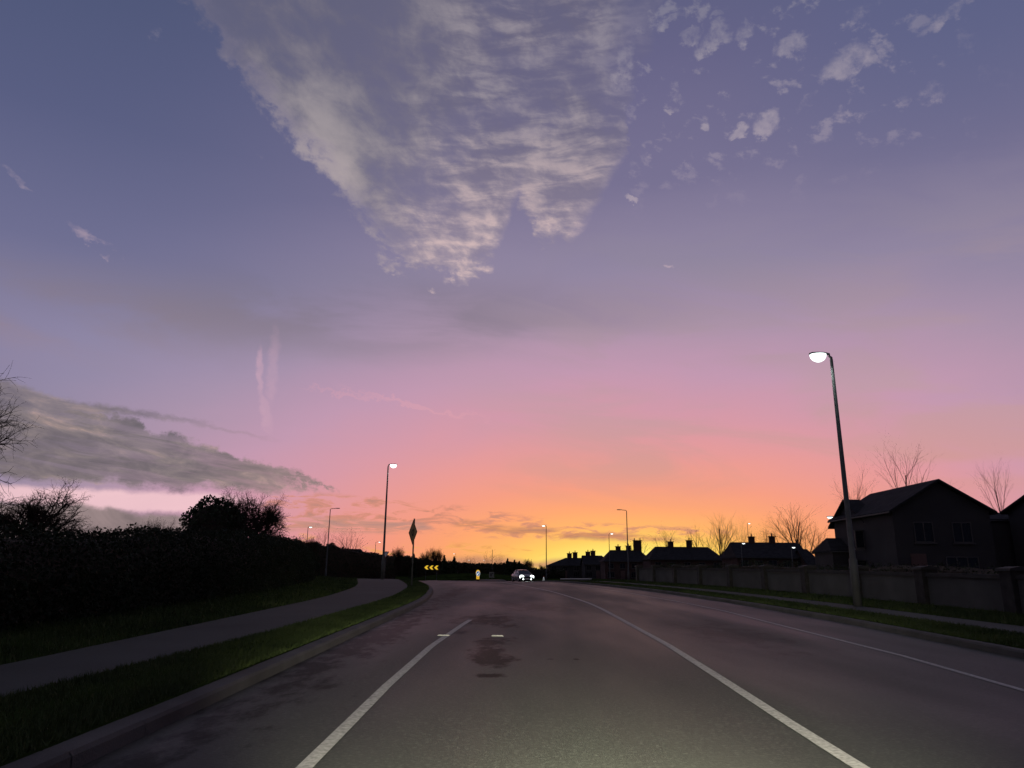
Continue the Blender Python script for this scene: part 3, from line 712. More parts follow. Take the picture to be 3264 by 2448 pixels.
for i, (px, py, w, k, Y, lab) in enumerate([
        (2720, 1445, 150, 'sparse', 66, 'thin bare tree behind the hipped roof and the near lamp post'),
        (2850, 1385, 190, 'sparse_b', 64, 'tall leaning bare tree behind the ridge of the gabled house'),
        (2930, 1470, 170, 'sparse', 68, 'sparse bare tree rising over the big gable'),
        (3165, 1440, 130, 'sparse_b', 62, 'bare tree in the gap between the two gables')]):
    tree_px(k, lab, px, py, w, Y, i * 1.7 + 0.5, 'bare trees behind the gabled houses')
def conifer(px, pytop, wpx, Y, lab, seed):
    p = at(px, pytop, Y); z0 = prof(Y); H = p.z - z0; R = wpx * Y / FPX / 2; r = random.Random(seed)
    t = thing('conifer', lab, 'tree', (p.x, Y, z0), 0, 'dark evergreens on the skyline')
    q = MB(); q.tube([(0, 0, 0), (0, 0, H * 0.9)], [0.16, 0.03], 6); q.build('trunk', M['bark'], t)
    pts = []
    for _ in range(900):
        u = r.random() ** 0.7; z = H * (0.98 - 0.93 * u); rr = R * (u ** 0.75) * (0.65 + 0.35 * abs(math.sin(z * 3.1 + seed))) * r.uniform(0.3, 1.0); a = r.uniform(0, 6.28)
        pts.append((rr * math.cos(a), rr * math.sin(a), z - 0.25 * rr))
    leaf_obj('crown', pts, 0.20, M['conifer'], t, seed)
for a in [(1417, 1768, 40, 150, 'dark pointed evergreen above the chevrons', 1), (1448, 1772, 34, 150, 'dark evergreen beside the lamp above the chevrons', 2), (1618, 1779, 40, 150, 'dark jagged evergreen behind the small lamp by the car', 3),
          (1640, 1784, 40, 152, 'dark evergreen directly over the car roof', 4), (1655, 1788, 36, 154, 'dark evergreen over the far headlight of the car', 5), (1320, 1764, 30, 152, 'dark evergreen behind the diamond sign', 6), (1010, 1726, 46, 112, 'dark rounded evergreen by the foot of the unlit lamp', 7)]:
    conifer(*a)

# ================================================================ street furniture
def lamp(label, x, y, zb, H, ang_, arm, lit=True, far=True, light=0.0, r0=None, group='street lamps'):
    """ang_: direction of the arm; the lantern hangs over the road"""
    t = thing('street_lamp', label, 'street lamp', (x, y, zb), ang_, group)
    r0 = r0 or 0.085
    q = MB(); q.tube([(0, 0, 0), (0, 0, 1.3), (0, 0, 1.34), (0, 0, H - 0.04)], [r0 * 1.25, r0 * 1.25, r0 * 0.9, r0 * 0.5], 12); q.build('pole', M['galv'], t, True)
    q = MB(); q.tube([(0, 0, H - 0.10), (0, 0, H + 0.02), (0.06, 0, H + 0.07), (arm * 0.45, 0, H + 0.10), (arm, 0, H + 0.12)], [0.045, 0.042, 0.035, 0.032, 0.03], 8); q.build('bracket', M['galv'], t, True)
    h = MB(); a0, a1 = arm - 0.06, arm + 0.56
    h.grid([[(a0 + (a1 - a0) * u, 0.15 * w * math.sin(k * math.pi / 8 * 1) if False else 0.15 * w * math.cos(math.pi * k / 8), H + 0.12 + 0.075 * w ** 0.5 * math.sin(math.pi * k / 8)) for k in range(9)] for u, w in ((0, .30), (.15, .62), (.35, .95), (.65, 1.0), (.9, .8), (1, .35))])
    h.grid([[(a0 + (a1 - a0) * u, 0.15 * w * s, H + 0.118) for s in (-1, 1)] for u, w in ((0, .30), (.15, .62), (.35, .95), (.65, 1.0), (.9, .8), (1, .35))])
    hd = h.build('lantern', M['head'], t, True)
    b = MB(); cx = arm + 0.30
    prof_b = [(0.235, 0.0), (0.225, -0.05), (0.17, -0.105), (0.08, -0.135), (0.01, -0.14)] if lit else [(0.22, 0.0), (0.215, -0.012), (0.01, -0.014)]
    b.lathe(prof_b, 16); 
    o = b.build('lens', (M['lens_far'] if far else M['lens']) if lit else M['lens_off'], hd, True); o.location = (cx, 0, H + 0.116); o.scale = (1.0, 0.62, 1.0) if far else (1.05, 0.85, 1.7)
    dr = MB(); dr.box(r0 * 1.17, r0 * 1.30, -0.05, 0.05, 0.5, 1.0); dr.build('access_door', M['galv'], t)
    if light:
        ld = bpy.data.lights.new('lamp_light', 'SPOT'); ld.energy = light; ld.color = (0.84, 1.0, 0.95); ld.spot_size = math.radians(150); ld.spot_blend = 0.7; ld.shadow_soft_size = 0.15
        lo = bpy.data.objects.new('lamp_light', ld); COL.objects.link(lo); lo.parent = t; lo.location = (cx, 0, H - 0.06)
    return t
def lamp_px(label, px, py, H, side, arm=0.45, **k):
    """pole top at this pixel: the depth follows from the lamp's height on the ground there"""
    lo, hi = 20.0, 420.0
    for _ in range(60):
        Y = (lo + hi) / 2
        if at(px, py, Y).z - prof(Y) < H: lo = Y
        else: hi = Y
    p = at(px, py, Y)
    return lamp(label, p.x, Y, prof(Y) + (0.13 if Y < 60 else 0), H, 0.0 if side > 0 else math.pi, arm, **k)
nb = (9.88, 21.4)
hz = at(2655, 1140, nb[1]).z - prof(nb[1]) - 0.15
lamp('nearest tall lit street lamp on the footpath before the gabled house', nb[0], nb[1], prof(nb[1]) + KH + 0.03, hz, math.pi, 0.10, far=False, light=220, r0=0.09)
lamp_px('tall lit street lamp at the end of the footpath near the diamond sign', 1237, 1492, 8.0, 1, 0.08, far=False, light=80, r0=0.095)
lamp_px('small lit street lamp beside the round bare oak', 982, 1682, 8.0, 1, 0.1)
lamp_px('dark unlit street lamp standing behind the hedgerow by two pale trees', 1053, 1624, 8.0, 1, 0.55, lit=False)
lamp_px('lit street lamp half hidden beside the give way sign', 1198, 1729, 8.0, 1, 0.55)
lamp_px('distant lit lamp just before the diamond sign post', 1292, 1775, 6.0, 1, 0.3)
lamp_px('distant lit lamp with its arm over the evergreen above the chevrons', 1453, 1766, 8.0, -1, 0.4)
lamp_px('far lit lamp between the chevrons and the keep-left bollard', 1497, 1788, 8.0, -1, 0.1)
lamp_px('far lit lamp over the keep-left bollard', 1545, 1786, 8.0, -1, 0.1)
lamp_px('small lit lamp on a pale post just before the car', 1622, 1801, 6.0, 1, 0.3)
lamp_px('far lit lamp glinting beside the evergreen above the car', 1659, 1800, 6.0, 1, 0.1)
lamp_px('far lit lamp beyond the far corner of the car', 1686, 1798, 6.0, -1, 0.1)
lamp_px('low lit lamp directly over the far headlight of the car', 1676, 1815, 4.0, 1, 0.0)
lamp_px('lit street lamp standing alone between the car and the terrace', 1741, 1678, 8.0, -1, 0.1)
lamp_px('dark unlit street lamp rising over the chimneys of the terrace', 1997, 1629, 8.0, -1, 0.55, lit=False)
lamp_px('lit street lamp over the end of the terrace roofs', 1941, 1703, 8.0, 1, 0.2)
lamp_px('small lit lamp before the sloping end roof of the terrace', 1806, 1783, 5.5, -1, 0.2)
lamp_px('small lit lamp before the first house with paired chimneys', 2091, 1764, 6.0, -1, 0.15)
lamp_px('small lit lamp before the flat-ridged house at its near end', 2362, 1734, 6.0, 1, 0.1)
lamp_px('small lit lamp before the flat-ridged house at its far end', 2522, 1747, 5.0, 1, 0.05)
p = at(2382, 1670, 150); lamp('lit street lamp rising behind the roof of the flat-ridged house', p.x, 150, prof(150), p.z - prof(150), 0, 0.1)
p = at(2700, 1649, 62); lamp('lit lamp with a long arm reaching from behind the hipped roof', p.x, 62, prof(62), p.z - prof(62) - 0.1, math.pi, 1.15)

# yellow diamond warning sign, turned away to one side
Yd = 36.0; pb_ = at(1321, 1653, Yd); zb = prof(Yd) + KH
t = thing('warning_sign', 'dark yellow diamond warning sign turned nearly edge-on on the verge', 'sign', (pb_.x, Yd, zb), math.radians(-62))
HP = pb_.z - zb
q = MB(); q.tube([(0, 0, -0.1), (0, 0, HP)], 0.038, 10); q.build('post', M['galv'], t, True)
cz = at(1317, 1697, Yd).z - zb; hd_ = 0.60
q = MB(); q.prism([(-hd_, cz), (0, cz - hd_), (hd_, cz), (0, cz + hd_)], -0.052, -0.046); plate = q.build('plate', M['signyellow'], t)
bd = MB()
for i in range(4):
    a = [(-1, 0), (0, -1), (1, 0), (0, 1)][i]; b = [(-1, 0), (0, -1), (1, 0), (0, 1)][(i + 1) % 4]
    bd.prism([(a[0] * .585, cz + a[1] * .585), (b[0] * .585, cz + b[1] * .585), (b[0] * .56, cz + b[1] * .56), (a[0] * .56, cz + a[1] * .56)], -0.0555, -0.0535)
bd.build('border', M['black'], plate)
sy = MB()
for k in range(3):
    a0 = math.radians(90 + 120 * k)
    ring = [(0.17 * math.cos(a0 + j * 0.16), cz + 0.17 * math.sin(a0 + j * 0.16)) for j in range(10)]; inn = [(0.10 * math.cos(a0 + j * 0.16), cz + 0.10 * math.sin(a0 + j * 0.16)) for j in range(10)]
    sy.prism(ring + inn[::-1], -0.0555, -0.0535)
    e = a0 + 9.2 * 0.16; sy.prism([(0.215 * math.cos(e), cz + 0.215 * math.sin(e)), (0.055 * math.cos(e), cz + 0.055 * math.sin(e)), (0.14 * math.cos(e + 0.55), cz + 0.14 * math.sin(e + 0.55))], -0.0557, -0.0537)
sy.build('roundabout_symbol', M['black'], plate)
for k in (-0.28, 0.28):
    q = MB(); q.box(-0.07, 0.07, -0.046, 0.045, cz + k - 0.025, cz + k + 0.025); q.build('clamp', M['galv'], t)

# give way sign beyond the tall lamp
Yg = 92.0; p = at(1230, 1767, Yg); zg = prof(Yg)
t = thing('give_way_sign', 'white give way triangle sign pointing down beside the tall lamp post', 'sign', (p.x, Yg, zg), 0)
q = MB(); q.tube([(0, 0, 0), (0, 0, p.z - zg + 0.40)], 0.04, 8); q.build('post', M['galv'], t, True)
cz = p.z - zg; tri = lambda s: [(0, cz - 0.42 * s - 0.02), (0.42 * s, cz + 0.36 * s - 0.02), (-0.42 * s, cz + 0.36 * s - 0.02)]
q = MB(); q.prism(tri(1), -0.052, -0.046); pl_ = q.build('plate', M['signred'], t)
q = MB(); q.prism(tri(0.74), -0.057, -0.0535); q.build('white_field', M['signwhite'], pl_)

# chevron board on the roundabout island
Yc = 121.5; c0 = at(1375, 1809, Yc); zc = prof(Yc) + 0.12
t = thing('chevron_sign', 'black board with three yellow reflective chevrons given a headlight glow on the roundabout', 'sign', (c0.x, Yc, zc), 0)
w, hgt = 1.32, 0.42; cz = c0.z - zc
q = MB(); q.box(-w, w, -0.02, 0.02, cz - hgt, cz + hgt); bo = q.build('board', M['black'], t)
for k in (-1, 0, 1):
    x = k * 0.80; h = 0.32
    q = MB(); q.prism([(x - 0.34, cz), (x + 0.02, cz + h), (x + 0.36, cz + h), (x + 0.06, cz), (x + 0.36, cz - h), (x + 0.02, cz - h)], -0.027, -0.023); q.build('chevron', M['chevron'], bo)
for x in (-0.9, 0.9):
    q = MB(); q.tube([(x, 0.06, 0), (x, 0.06, cz + hgt)], 0.04, 8); q.build('post', M['galv'], t)

# keep-left bollard on the splitter island
Yb = 72.0; pb_ = at(1523, 1846, Yb); zb = prof(Yb)
X0 = pb_.x
q = MB(); q.lathe([(1.0, 0), (1.0, 0.11), (0.92, 0.13), (0.02, 0.14)], 20); si = q.build('traffic_island', M['kerb']); si.location = (X0 + 1.2, Yb + 5, zb - 0.02); si.scale = (1.5, 6.2, 1); tag(si, kind='structure')
t = thing('keep_left_bollard', 'glowing yellow keep-left bollard with a round blue arrow sign', 'bollard', (X0, Yb, zb + 0.05), 0)
Hb = at(1523, 1816, Yb).z - zb - 0.05; t.scale = (0.74, 1, 1)
q = MB(); q.box(-0.24, 0.24, -0.16, 0.16, 0, 0.16); q.build('base', M['black'], t)
ol = [(-0.19, 0.16), (0.19, 0.16), (0.19, Hb * 0.55)] + [(0.0 + 0.26 * math.cos(a), Hb - 0.27 + 0.27 * math.sin(a)) for a in [math.radians(-20 + 22 * i) for i in range(11)]] + [(-0.19, Hb * 0.55)]
q = MB(); q.prism(ol, -0.11, 0.11); sh = q.build('shell', M['bollard'], t)
cz = Hb - 0.36
q = MB(); q.prism([(0.03 + 0.22 * math.cos(a), cz + 0.22 * math.sin(a)) for a in [i * math.pi / 12 for i in range(24)]], -0.125, -0.113); di = q.build('disc', M['signblue'], t)
q = MB(); q.prism([(0.03 + x * .8, cz + z * .8) for x, z in [(-0.17, -0.17), (0.04, -0.15), (-0.02, -0.08), (0.15, 0.09), (0.09, 0.15), (-0.08, -0.02), (-0.15, 0.04)]], -0.131, -0.127); q.build('arrow', M['litwhite'], di)
q = MB(); q.prism([(0.03 + 0.245 * math.cos(a), cz + 0.245 * math.sin(a)) for a in [i * math.pi / 12 for i in range(24)]], -0.1125, -0.1105); q.build('rim', M['litwhite'], di)

# square grey sign behind the bollard
Ys = 100.0; p = at(1567, 1832, Ys); zs_ = prof(Ys)
t = thing('square_sign', 'small grey square sign board on a thin post before the car', 'sign', (p.x, Ys, zs_), 0)
q = MB(); q.tube([(0.05, 0.05, 0), (0.05, 0.05, at(1567, 1752, Ys).z - zs_)], 0.03, 8); q.build('post', M['galv'], t)
cz = p.z - zs_
q = MB(); q.box(-0.34, 0.34, -0.02, 0.01, cz - 0.36, cz + 0.36); bo = q.build('board', M['signgrey'], t)
for (a, b, c_, d_) in [(-0.22, -0.12, -0.2, 0.2), (-0.06, 0.04, -0.2, 0.2), (0.10, 0.24, 0.06, 0.2)]:
    q = MB(); q.box(a, b, -0.026, -0.023, cz + c_, cz + d_); q.build('mark', M['black'], bo)

# traffic cone by the far kerb
Yk = 82.0; p = at(1733, 1848, Yk); zk = prof(Yk)
t = thing('traffic_cone', 'small traffic cone with a bright band at the roadside past the car', 'traffic cone', (p.x, Yk, zk), 0)
hk = at(1733, 1836, Yk).z - zk
q = MB(); q.box(-0.21, 0.21, -0.21, 0.21, 0, 0.04); q.build('base', M['rubber'], t)
q = MB(); q.lathe([(0.16, 0.04), (0.11, hk * 0.35), (0.03, hk), (0.01, hk)], 14); bc = q.build('cone', M['orange'], t, True)
q = MB(); q.lathe([(0.135, hk * 0.2), (0.055, hk * 0.82), (0.052, hk * 0.83)], 14); q.build('reflective_sleeve', M['reflector'], bc, True)

# ================================================================ boundary wall
t = thing('boundary_wall', 'long low rendered boundary wall with dark piers along the footpath', 'wall', (0, 0, 0))
ys = [10.5 + 3.85 * i for i in range(12)]
for i, Y in enumerate(ys):
    x, z = wallX(Y), prof(Y) + KH
    q = MB(); q.box(-0.23, 0.23, -0.23, 0.23, -0.15, 1.06); o = q.build('pier', M['pier'], t, bevel=0.01); o.location = (x, Y, z)
    q = MB(); q.prism([(-0.28, 1.06), (0.28, 1.06), (0.26, 1.12), (0, 1.17), (-0.26, 1.12)], -0.28, 0.28); q.build('cap', M['coping'], o)
    if i + 1 < len(ys):
        Y2 = ys[i + 1]; x2, z2 = wallX(Y2), prof(Y2) + KH; q = MB(); a0, a1 = Y + 0.23, Y2 - 0.23
        for (w0, h0, h1, nm, mt, dx_) in ((0.10, -0.15, 0.86, 'panel', 'render', 0), (0.15, 0.86, 0.97, 'coping', 'coping', 0)):
            q = MB(); xa, xb = x + (x2 - x) * 0.06, x + (x2 - x) * 0.94; za, zb_ = z + (z2 - z) * .06, z + (z2 - z) * .94
            q.add([(xa - w0, a0, za + h0), (xa + w0, a0, za + h0), (xa + w0, a0, za + h1), (xa - w0, a0, za + h1), (xb - w0, a1, zb_ + h0), (xb + w0, a1, zb_ + h0), (xb + w0, a1, zb_ + h1), (xb - w0, a1, zb_ + h1)],
                  [(0, 1, 2, 3), (7, 6, 5, 4), (0, 4, 5, 1), (1, 5, 6, 2), (2, 6, 7, 3), (3, 7, 4, 0)])
            q.build(nm, M[mt], t)
# pale low wall across the estate entrance
p0, p1 = at(1790, 1846, 74), at(1882, 1846, 68)
t = thing('low_wall', 'low pale wall across the estate entrance past the end pier', 'wall', (0, 0, 0))
q = MB(); zb_ = prof(70)
d = (p1 - p0).normalized(); nrm = Vector((-d.y, d.x, 0)) * 0.12
q.add([p0 - nrm + Vector((0, 0, zb_ - p0.z)), p1 - nrm + Vector((0, 0, zb_ - p1.z)), p1 + nrm + Vector((0, 0, zb_ - p1.z)), p0 + nrm + Vector((0, 0, zb_ - p0.z)), p0 - nrm, p1 - nrm, p1 + nrm, p0 + nrm],
      [(3, 2, 1, 0), (4, 5, 6, 7), (0, 1, 5, 4), (1, 2, 6, 5), (2, 3, 7, 6), (3, 0, 4, 7)])
bw = q.build('wall', M['render'], t)
q = MB(); up = Vector((0, 0, 0.06)); n2 = nrm * 1.3
q.add([p0 - n2, p1 - n2, p1 + n2, p0 + n2, p0 - n2 + up, p1 - n2 + up, p1 + n2 + up, p0 + n2 + up], [(3, 2, 1, 0), (4, 5, 6, 7), (0, 1, 5, 4), (1, 2, 6, 5), (2, 3, 7, 6), (3, 0, 4, 7)])
q.build('coping', M['signwhite'], bw)

# ================================================================ houses
def win(parent, x, z, w, h, y, mull=1):
    """window in a wall facing -y at depth y (local)"""
    q = MB(); f = 0.07
    q.box(x - w / 2, x + w / 2, y - 0.05, y + 0.02, z, z + f); q.box(x - w / 2, x + w / 2, y - 0.05, y + 0.02, z + h - f, z + h)
    for k in range(mull + 2):
        cx = x - w / 2 + f / 2 + (w - f) * k / (mull + 1); q.box(cx - f / 2, cx + f / 2, y - 0.047, y + 0.02, z + f, z + h - f)
    fr = q.build('window', M['frame'], parent)
    q = MB(); q.box(x - w / 2 + f, x + w / 2 - f, y - 0.02, y + 0.01, z + f, z + h - f); q.build('pane', M['pane'], fr)
    q = MB(); q.box(x - w / 2 - 0.08, x + w / 2 + 0.08, y - 0.12, y + 0.02, z - 0.09, z - 0.002); q.build('sill', M['frame'], fr)
def volume(t, x0, x1, y0, y1, eave, ridge, axis, wall='house_wall', hip=(0, 0), over=0.32):
    """walls and pitched roof; ridge along axis; hip=(run at start, run at end)"""
    q = MB()
    if axis == 'x':
        ym = (y0 + y1) / 2
        q.box(x0, x1, y0, y1, 0, eave); w = q.build('wall', M[wall], t)
        for i, (xx, s) in enumerate(((x0, 1), (x1, -1))):
            g = MB()
            if not hip[i]: g.add([(xx, y0, eave), (xx, y1, eave), (xx, ym, ridge - 0.05), (xx + s * .2, y0, eave), (xx + s * .2, y1, eave), (xx + s * .2, ym, ridge - 0.05)], [(0, 1, 2), (5, 4, 3), (0, 3, 4, 1), (1, 4, 5, 2), (2, 5, 3, 0)])
            if g.v: g.build('gable', M[wall], w)
        a, b = x0 - over, x1 + over; c_, d_ = y0 - over, y1 + over; ze = eave - over * (ridge - eave) / ((y1 - y0) / 2)
        ra, rb = a + (hip[0] and hip[0] + over), b - (hip[1] and hip[1] + over)
    else:
        xm = (x0 + x1) / 2
        q.box(x0, x1, y0, y1, 0, eave); w = q.build('wall', M[wall], t)
        for i, (yy, s) in enumerate(((y0, 1), (y1, -1))):
            g = MB()
            if not hip[i]: g.add([(x0, yy, eave), (x1, yy, eave), (xm, yy, ridge - 0.05), (x0, yy + s * .2, eave), (x1, yy + s * .2, eave), (xm, yy + s * .2, ridge - 0.05)], [(0, 1, 2), (5, 4, 3), (0, 3, 4, 1), (1, 4, 5, 2), (2, 5, 3, 0)])
            if g.v: g.build('gable', M[wall], w)
        a, b = x0 - over, x1 + over; c_, d_ = y0 - over, y1 + over; ze = eave - over * (ridge - eave) / ((x1 - x0) / 2)
        ra, rb = c_ + (hip[0] and hip[0] + over), d_ - (hip[1] and hip[1] + over)
    th = 0.14; m_ = MB(); 
    if axis == 'x': top = [(a, c_, ze), (b, c_, ze), (b, d_, ze), (a, d_, ze), (ra, (y0 + y1) / 2, ridge), (rb, (y0 + y1) / 2, ridge)]; fs = [(0, 1, 5, 4), (2, 3, 4, 5), (3, 0, 4), (1, 2, 5)]
    else: top = [(a, c_, ze), (b, c_, ze), (b, d_, ze), (a, d_, ze), ((x0 + x1) / 2, ra, ridge), ((x0 + x1) / 2, rb, ridge)]; fs = [(3, 0, 4, 5), (1, 2, 5, 4), (0, 1, 4), (2, 3, 5)]
    keep = fs[:2] + [fs[2 + i] for i in (0, 1) if hip[i]]
    k = len(top); vs = [(x, y, z + th) for x, y, z in top] + top
    m_.add(vs, keep + [tuple(i + k for i in reversed(f)) for f in keep])
    ed = {}
    for f in keep:
        for i in range(len(f)):
            e = (f[i], f[(i + 1) % len(f)])
            if (e[1], e[0]) in ed: ed.pop((e[1], e[0]))
            else: ed[e] = 1
    m_.add(vs, [(e[0], e[0] + k, e[1] + k, e[1]) for e in ed])
    rf = m_.build('roof', M['roof'], t)
    for k in (0, 1):
        gt = MB()
        if axis == 'x': gt.tube([(a, (c_, d_)[k], ze + 0.03), (b, (c_, d_)[k], ze + 0.03)], 0.06, 6)
        else: gt.tube([((a, b)[k], c_, ze + 0.03), ((a, b)[k], d_, ze + 0.03)], 0.06, 6)
        gt.build('gutter', M['fascia'], rf)
    return w, rf
def chimney(rf, x, y, zb, zt, w=0.9, d=0.55, pots=1, cap=0.12):
    q = MB(); q.box(x - w / 2, x + w / 2, y - d / 2, y + d / 2, zb, zt); c_ = q.build('chimney', M['house_brick'], rf)
    q = MB(); q.box(x - w / 2 - cap, x + w / 2 + cap, y - d / 2 - cap, y + d / 2 + cap, zt, zt + 0.14); q.build('cap', M['coping'], c_)
    for k in range(pots):
        px_ = x + (k - (pots - 1) / 2) * w * 0.72
        q = MB(); q.lathe([(0.13, zt + 0.14), (0.10, zt + 0.55), (0.12, zt + 0.56), (0.12, zt + 0.62)], 10, (px_, y, 0)); q.build('pot', M['clay'], c_)
def row_house(label, xl, xr, yr, Y, depth, eave_f=0.62, hips=(2.2, 2.2), chim=(), wins=2, wall='house_wall', group=None, name='house'):
    """house facing us with its ridge across the view, from ridge pixels"""
    pl_, pr_ = at(xl, yr[0], Y), at(xr, yr[1], Y); z0 = prof(Y) + 0.1
    x0, x1 = pl_.x - hips[0] * 1.0, pr_.x + hips[1] * 1.0; ridge = (pl_.z + pr_.z) / 2 - z0
    t = thing(name, label, 'house', (0, Y, z0), 0, group); eave = ridge * eave_f
    w_, rf = volume(t, x0, x1, -depth / 2, depth / 2, eave, ridge - 0.14, 'x', wall, hips)
    for (cx, ct, cw, pots) in chim:
        p = at(cx, ct, Y); chimney(rf, p.x, 0, ridge - 0.9, p.z - z0, cw, 0.6, pots)
    n = max(2, wins); W = x1 - x0
    for k in range(n):
        cx = x0 + W * (k + 0.5) / n
        win(t, cx, eave * 0.60, 1.3, 1.15, -depth / 2)
        if k % 2 == 0: win(t, cx, eave * 0.12, 1.6, 1.3, -depth / 2, 2)
        else:
            q = MB(); q.box(cx - 0.5, cx + 0.5, -depth / 2 - 0.04, -depth / 2 + 0.02, 0, 2.05); dr = q.build('door', M['door'], t)
            q = MB(); q.box(cx + 0.33, cx + 0.37, -depth / 2 - 0.09, -depth / 2 - 0.042, 0.95, 1.1); q.build('handle', M['chrome'], dr)
    return t
GR = 'slate-roofed houses of the estate'
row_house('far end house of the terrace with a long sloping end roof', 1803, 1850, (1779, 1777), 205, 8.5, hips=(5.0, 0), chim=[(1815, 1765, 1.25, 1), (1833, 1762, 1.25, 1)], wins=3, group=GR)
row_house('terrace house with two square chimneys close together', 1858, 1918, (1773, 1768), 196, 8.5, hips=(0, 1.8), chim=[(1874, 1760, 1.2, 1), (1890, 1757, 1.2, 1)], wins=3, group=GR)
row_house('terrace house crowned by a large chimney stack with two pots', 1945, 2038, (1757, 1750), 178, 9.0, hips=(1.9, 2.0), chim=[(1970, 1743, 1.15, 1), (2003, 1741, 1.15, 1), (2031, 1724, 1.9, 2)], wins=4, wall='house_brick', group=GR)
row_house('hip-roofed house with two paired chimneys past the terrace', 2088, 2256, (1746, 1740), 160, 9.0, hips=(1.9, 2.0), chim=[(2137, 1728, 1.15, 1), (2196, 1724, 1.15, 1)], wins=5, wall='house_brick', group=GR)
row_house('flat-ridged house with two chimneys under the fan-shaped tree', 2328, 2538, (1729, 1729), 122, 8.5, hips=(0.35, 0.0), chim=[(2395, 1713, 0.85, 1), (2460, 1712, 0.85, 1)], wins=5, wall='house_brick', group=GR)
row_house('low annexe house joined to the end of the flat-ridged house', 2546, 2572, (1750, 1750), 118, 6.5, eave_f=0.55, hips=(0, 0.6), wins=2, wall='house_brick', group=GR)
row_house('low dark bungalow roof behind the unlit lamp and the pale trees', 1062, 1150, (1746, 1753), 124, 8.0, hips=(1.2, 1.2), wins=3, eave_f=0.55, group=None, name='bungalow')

# the two gabled houses close by
Yh = 45.0; z0 = prof(38) + 0.0
ap, ev = at(2983, 1528, Yh), at(3168, 1634, Yh)
half = ev.x - ap.x
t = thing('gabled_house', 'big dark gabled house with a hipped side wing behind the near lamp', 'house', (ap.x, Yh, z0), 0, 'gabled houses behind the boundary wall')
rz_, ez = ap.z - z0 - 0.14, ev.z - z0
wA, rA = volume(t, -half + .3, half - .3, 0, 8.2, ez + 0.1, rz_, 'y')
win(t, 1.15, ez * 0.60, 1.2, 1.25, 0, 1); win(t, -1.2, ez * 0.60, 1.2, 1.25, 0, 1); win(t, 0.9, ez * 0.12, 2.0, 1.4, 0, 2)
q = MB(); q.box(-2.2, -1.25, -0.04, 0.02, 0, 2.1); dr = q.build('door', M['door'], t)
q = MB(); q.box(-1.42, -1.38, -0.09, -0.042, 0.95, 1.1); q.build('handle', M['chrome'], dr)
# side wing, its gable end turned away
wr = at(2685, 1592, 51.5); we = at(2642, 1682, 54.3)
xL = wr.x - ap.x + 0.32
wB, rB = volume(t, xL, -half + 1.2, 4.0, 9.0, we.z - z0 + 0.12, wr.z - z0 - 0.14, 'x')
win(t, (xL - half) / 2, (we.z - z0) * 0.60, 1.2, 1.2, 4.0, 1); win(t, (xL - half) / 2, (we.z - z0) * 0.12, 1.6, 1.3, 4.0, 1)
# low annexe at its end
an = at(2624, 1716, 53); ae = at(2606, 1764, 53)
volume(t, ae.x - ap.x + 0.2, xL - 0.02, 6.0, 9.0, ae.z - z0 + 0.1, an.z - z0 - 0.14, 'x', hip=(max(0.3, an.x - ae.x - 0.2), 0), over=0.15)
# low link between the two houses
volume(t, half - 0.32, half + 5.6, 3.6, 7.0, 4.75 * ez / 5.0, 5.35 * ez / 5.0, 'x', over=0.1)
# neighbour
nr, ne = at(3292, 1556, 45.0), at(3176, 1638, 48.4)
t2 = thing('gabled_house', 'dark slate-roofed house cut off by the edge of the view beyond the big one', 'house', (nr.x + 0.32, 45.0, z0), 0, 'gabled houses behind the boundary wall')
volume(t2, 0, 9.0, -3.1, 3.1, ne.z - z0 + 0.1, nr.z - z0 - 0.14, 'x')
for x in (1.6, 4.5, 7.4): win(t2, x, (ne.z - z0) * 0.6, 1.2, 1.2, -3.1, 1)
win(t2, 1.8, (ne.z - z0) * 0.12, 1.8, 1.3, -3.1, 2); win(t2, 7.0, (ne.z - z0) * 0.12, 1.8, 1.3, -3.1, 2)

# ================================================================ oncoming car
Yc = 92.0; pc = at(1665, 1850, Yc); zc = prof(Yc) + 0.01
t = thing('car', 'silver car coming round the bend with both headlights on', 'car', (pc.x, Yc, zc), math.radians(15))
# local: front faces -y, length 4.3, width 1.8
st = [(-2.15, .34, .62, .66), (-2.05, .26, .74, .80), (-1.75, .22, .86, .87), (-1.1, .20, .96, .90), (-0.2, .20, 1.00, .91), (1.0, .20, 1.02, .91), (1.7, .22, 1.03, .89), (2.05, .26, .98, .84), (2.15, .34, .80, .74)]
q = MB(); rows = []
for y, zb_, zt, hw in st:
    rows.append([(-hw * .86, y, zb_), (-hw, y, zb_ + .14), (-hw * 1.01, y, zb_ + (zt - zb_) * .6), (-hw * .95, y, zt - .05), (-hw * .80, y, zt), (0, y, zt + .03), (hw * .80, y, zt), (hw * .95, y, zt - .05), (hw * 1.01, y, zb_ + (zt - zb_) * .6), (hw, y, zb_ + .14), (hw * .86, y, zb_), (-hw * .86, y, zb_)])
q.grid(rows); q.add(rows[0][:11], [tuple(range(11))]); q.add(rows[-1][:11], [tuple(reversed(range(11)))])
body = q.build('body', M['carpaint'], t, True)
base = [(-1.05, .98, .74), (-0.30, 1.44, .60), (0.5, 1.50, .60), (1.35, 1.42, .58), (1.95, 1.0, .70)]
cab = MB(); zbelt = 0.98
side = lambda s: [(s * .76, -1.05, zbelt), (s * .60, -0.30, 1.43), (s * .60, 0.5, 1.485), (s * .58, 1.35, 1.41), (s * .70, 1.95, 1.01), (s * .80, 0.4, 1.0)]
Ls, Rs = side(-1), side(1)
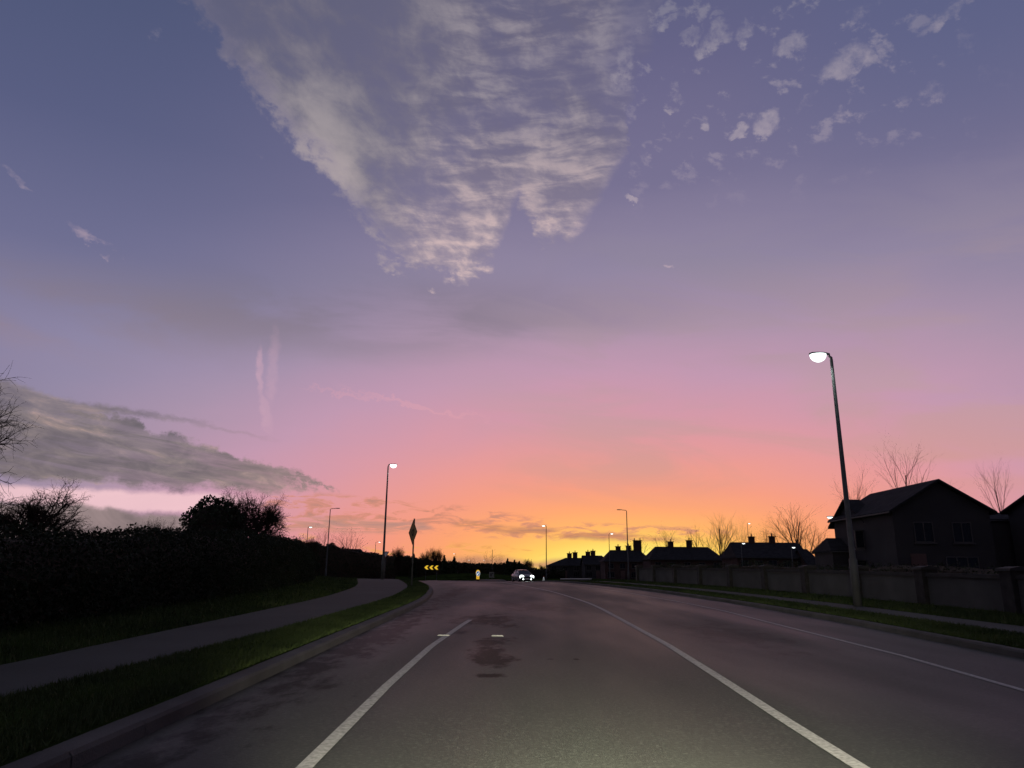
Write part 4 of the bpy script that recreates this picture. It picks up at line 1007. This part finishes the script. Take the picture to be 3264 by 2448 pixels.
ro = MB(); ro.grid([[(Ls[i][0], Ls[i][1], Ls[i][2] + .02), (0, Ls[i][1], Ls[i][2] + .05), (Rs[i][0], Rs[i][1], Rs[i][2] + .02)] for i in (1, 2, 3)]); ro.grid([[(Ls[i][0], Ls[i][1], Ls[i][2] - .02), (0, Ls[i][1], Ls[i][2] - .01), (Rs[i][0], Rs[i][1], Rs[i][2] - .02)] for i in (1, 2, 3)]); ro.build('roof', M['carpaint'], body, True)
w_ = MB(); w_.add([Ls[0], Rs[0], Rs[1], Ls[1]], [(0, 1, 2, 3)]); w_.build('windscreen', M['carglass'], t)
w_ = MB(); w_.add([Ls[4], Rs[4], Rs[3], Ls[3]], [(3, 2, 1, 0)]); w_.build('rear_window', M['carglass'], t)
for sd in (Ls, Rs):
    w_ = MB(); w_.add(sd, [(0, 1, 2, 3, 4, 5)]); w_.build('side_window', M['carglass'], t)
    fr = MB(); fr.tube([sd[0], sd[1]], .035, 6); fr.tube([sd[3], sd[4]], .05, 6); fr.tube([sd[1], sd[2], sd[3]], .03, 6); fr.tube([(sd[5][0], .4, 1.0), (sd[2][0], .4, 1.47)], .03, 6); fr.build('pillar', M['carpaint'], body)
for s in (-1, 1):
    h = MB(); h.lathe([(0.01, -.10), (.10, -.09), (.17, -.05), (.19, 0), (.17, .05), (.01, .08)], 14); o = h.build('headlight', M['headlight'], t, True); o.location = (s * .64, -2.0, .66); o.rotation_euler = (math.radians(80), 0, s * 0.35); o.scale = (1.45, 1.15, 1.2)
    h = MB(); h.lathe([(0.01, -.05), (.09, -.04), (.11, 0), (.01, .04)], 12); o = h.build('fog_light', M['headlight'], t, True); o.location = (s * .52, -2.13, .40); o.rotation_euler = (math.radians(85), 0, s * 0.2)
    q = MB(); q.box(s * .93 - .09, s * .93 + .09, -0.98, -0.84, .98, 1.12); q.build('mirror', M['carpaint'], t, bevel=.03)
    for y in (-1.32, 1.32):
        w0 = thing('wheel', None, None); w0.parent = t; w0.location = (s * .80, y, .31); w0.rotation_euler = (0, math.pi / 2, 0)
        q = MB(); q.lathe([(.20, -.10), (.29, -.11), (.32, -.07), (.32, .07), (.29, .11), (.20, .10)], 22); q.build('tyre', M['rubber'], w0, True)
        q = MB(); q.lathe([(.03, -.115), (.21, -.095), (.21, .095), (.03, .115)], 14); q.build('rim', M['rim'], w0, True)
    ld = bpy.data.lights.new('headlight_light', 'SPOT'); ld.energy = 900; ld.color = (.92, 1, .97); ld.spot_size = math.radians(42); ld.spot_blend = 1.0; ld.shadow_soft_size = .08
    lo = bpy.data.objects.new('headlight_light', ld); COL.objects.link(lo); lo.parent = t; lo.location = (s * .64, -2.2, .66); lo.rotation_euler = (math.radians(86), 0, math.pi)
q = MB(); q.box(-.44, .44, -2.175, -2.13, .50, .64); q.build('grille', M['black'], t)
q = MB(); q.box(-.46, .46, -2.19, -2.15, .66, .69); q.build('grille_bar', M['chrome'], t)
q = MB(); q.box(-.26, .26, -2.195, -2.165, .38, .49); q.build('number_plate', M['signwhite'], t)
q = MB(); q.box(-.62, .62, -2.16, -2.05, .22, .36); q.build('bumper', M['black'], t, bevel=.03)

# the dipped headlamps of the car the picture is taken from
for x in (-0.12, 1.16):
    ld = bpy.data.lights.new('dipped_headlamp', 'SPOT'); ld.energy = 4300; ld.color = (1.0, 0.94, 0.74); ld.spot_size = math.radians(64); ld.spot_blend = 1.0; ld.shadow_soft_size = 0.07
    lo = bpy.data.objects.new('dipped_headlamp', ld); COL.objects.link(lo); lo.location = (x, 1.55, 0.72)
    lo.rotation_euler = (math.radians(90 - 13), 0, math.radians(-4))
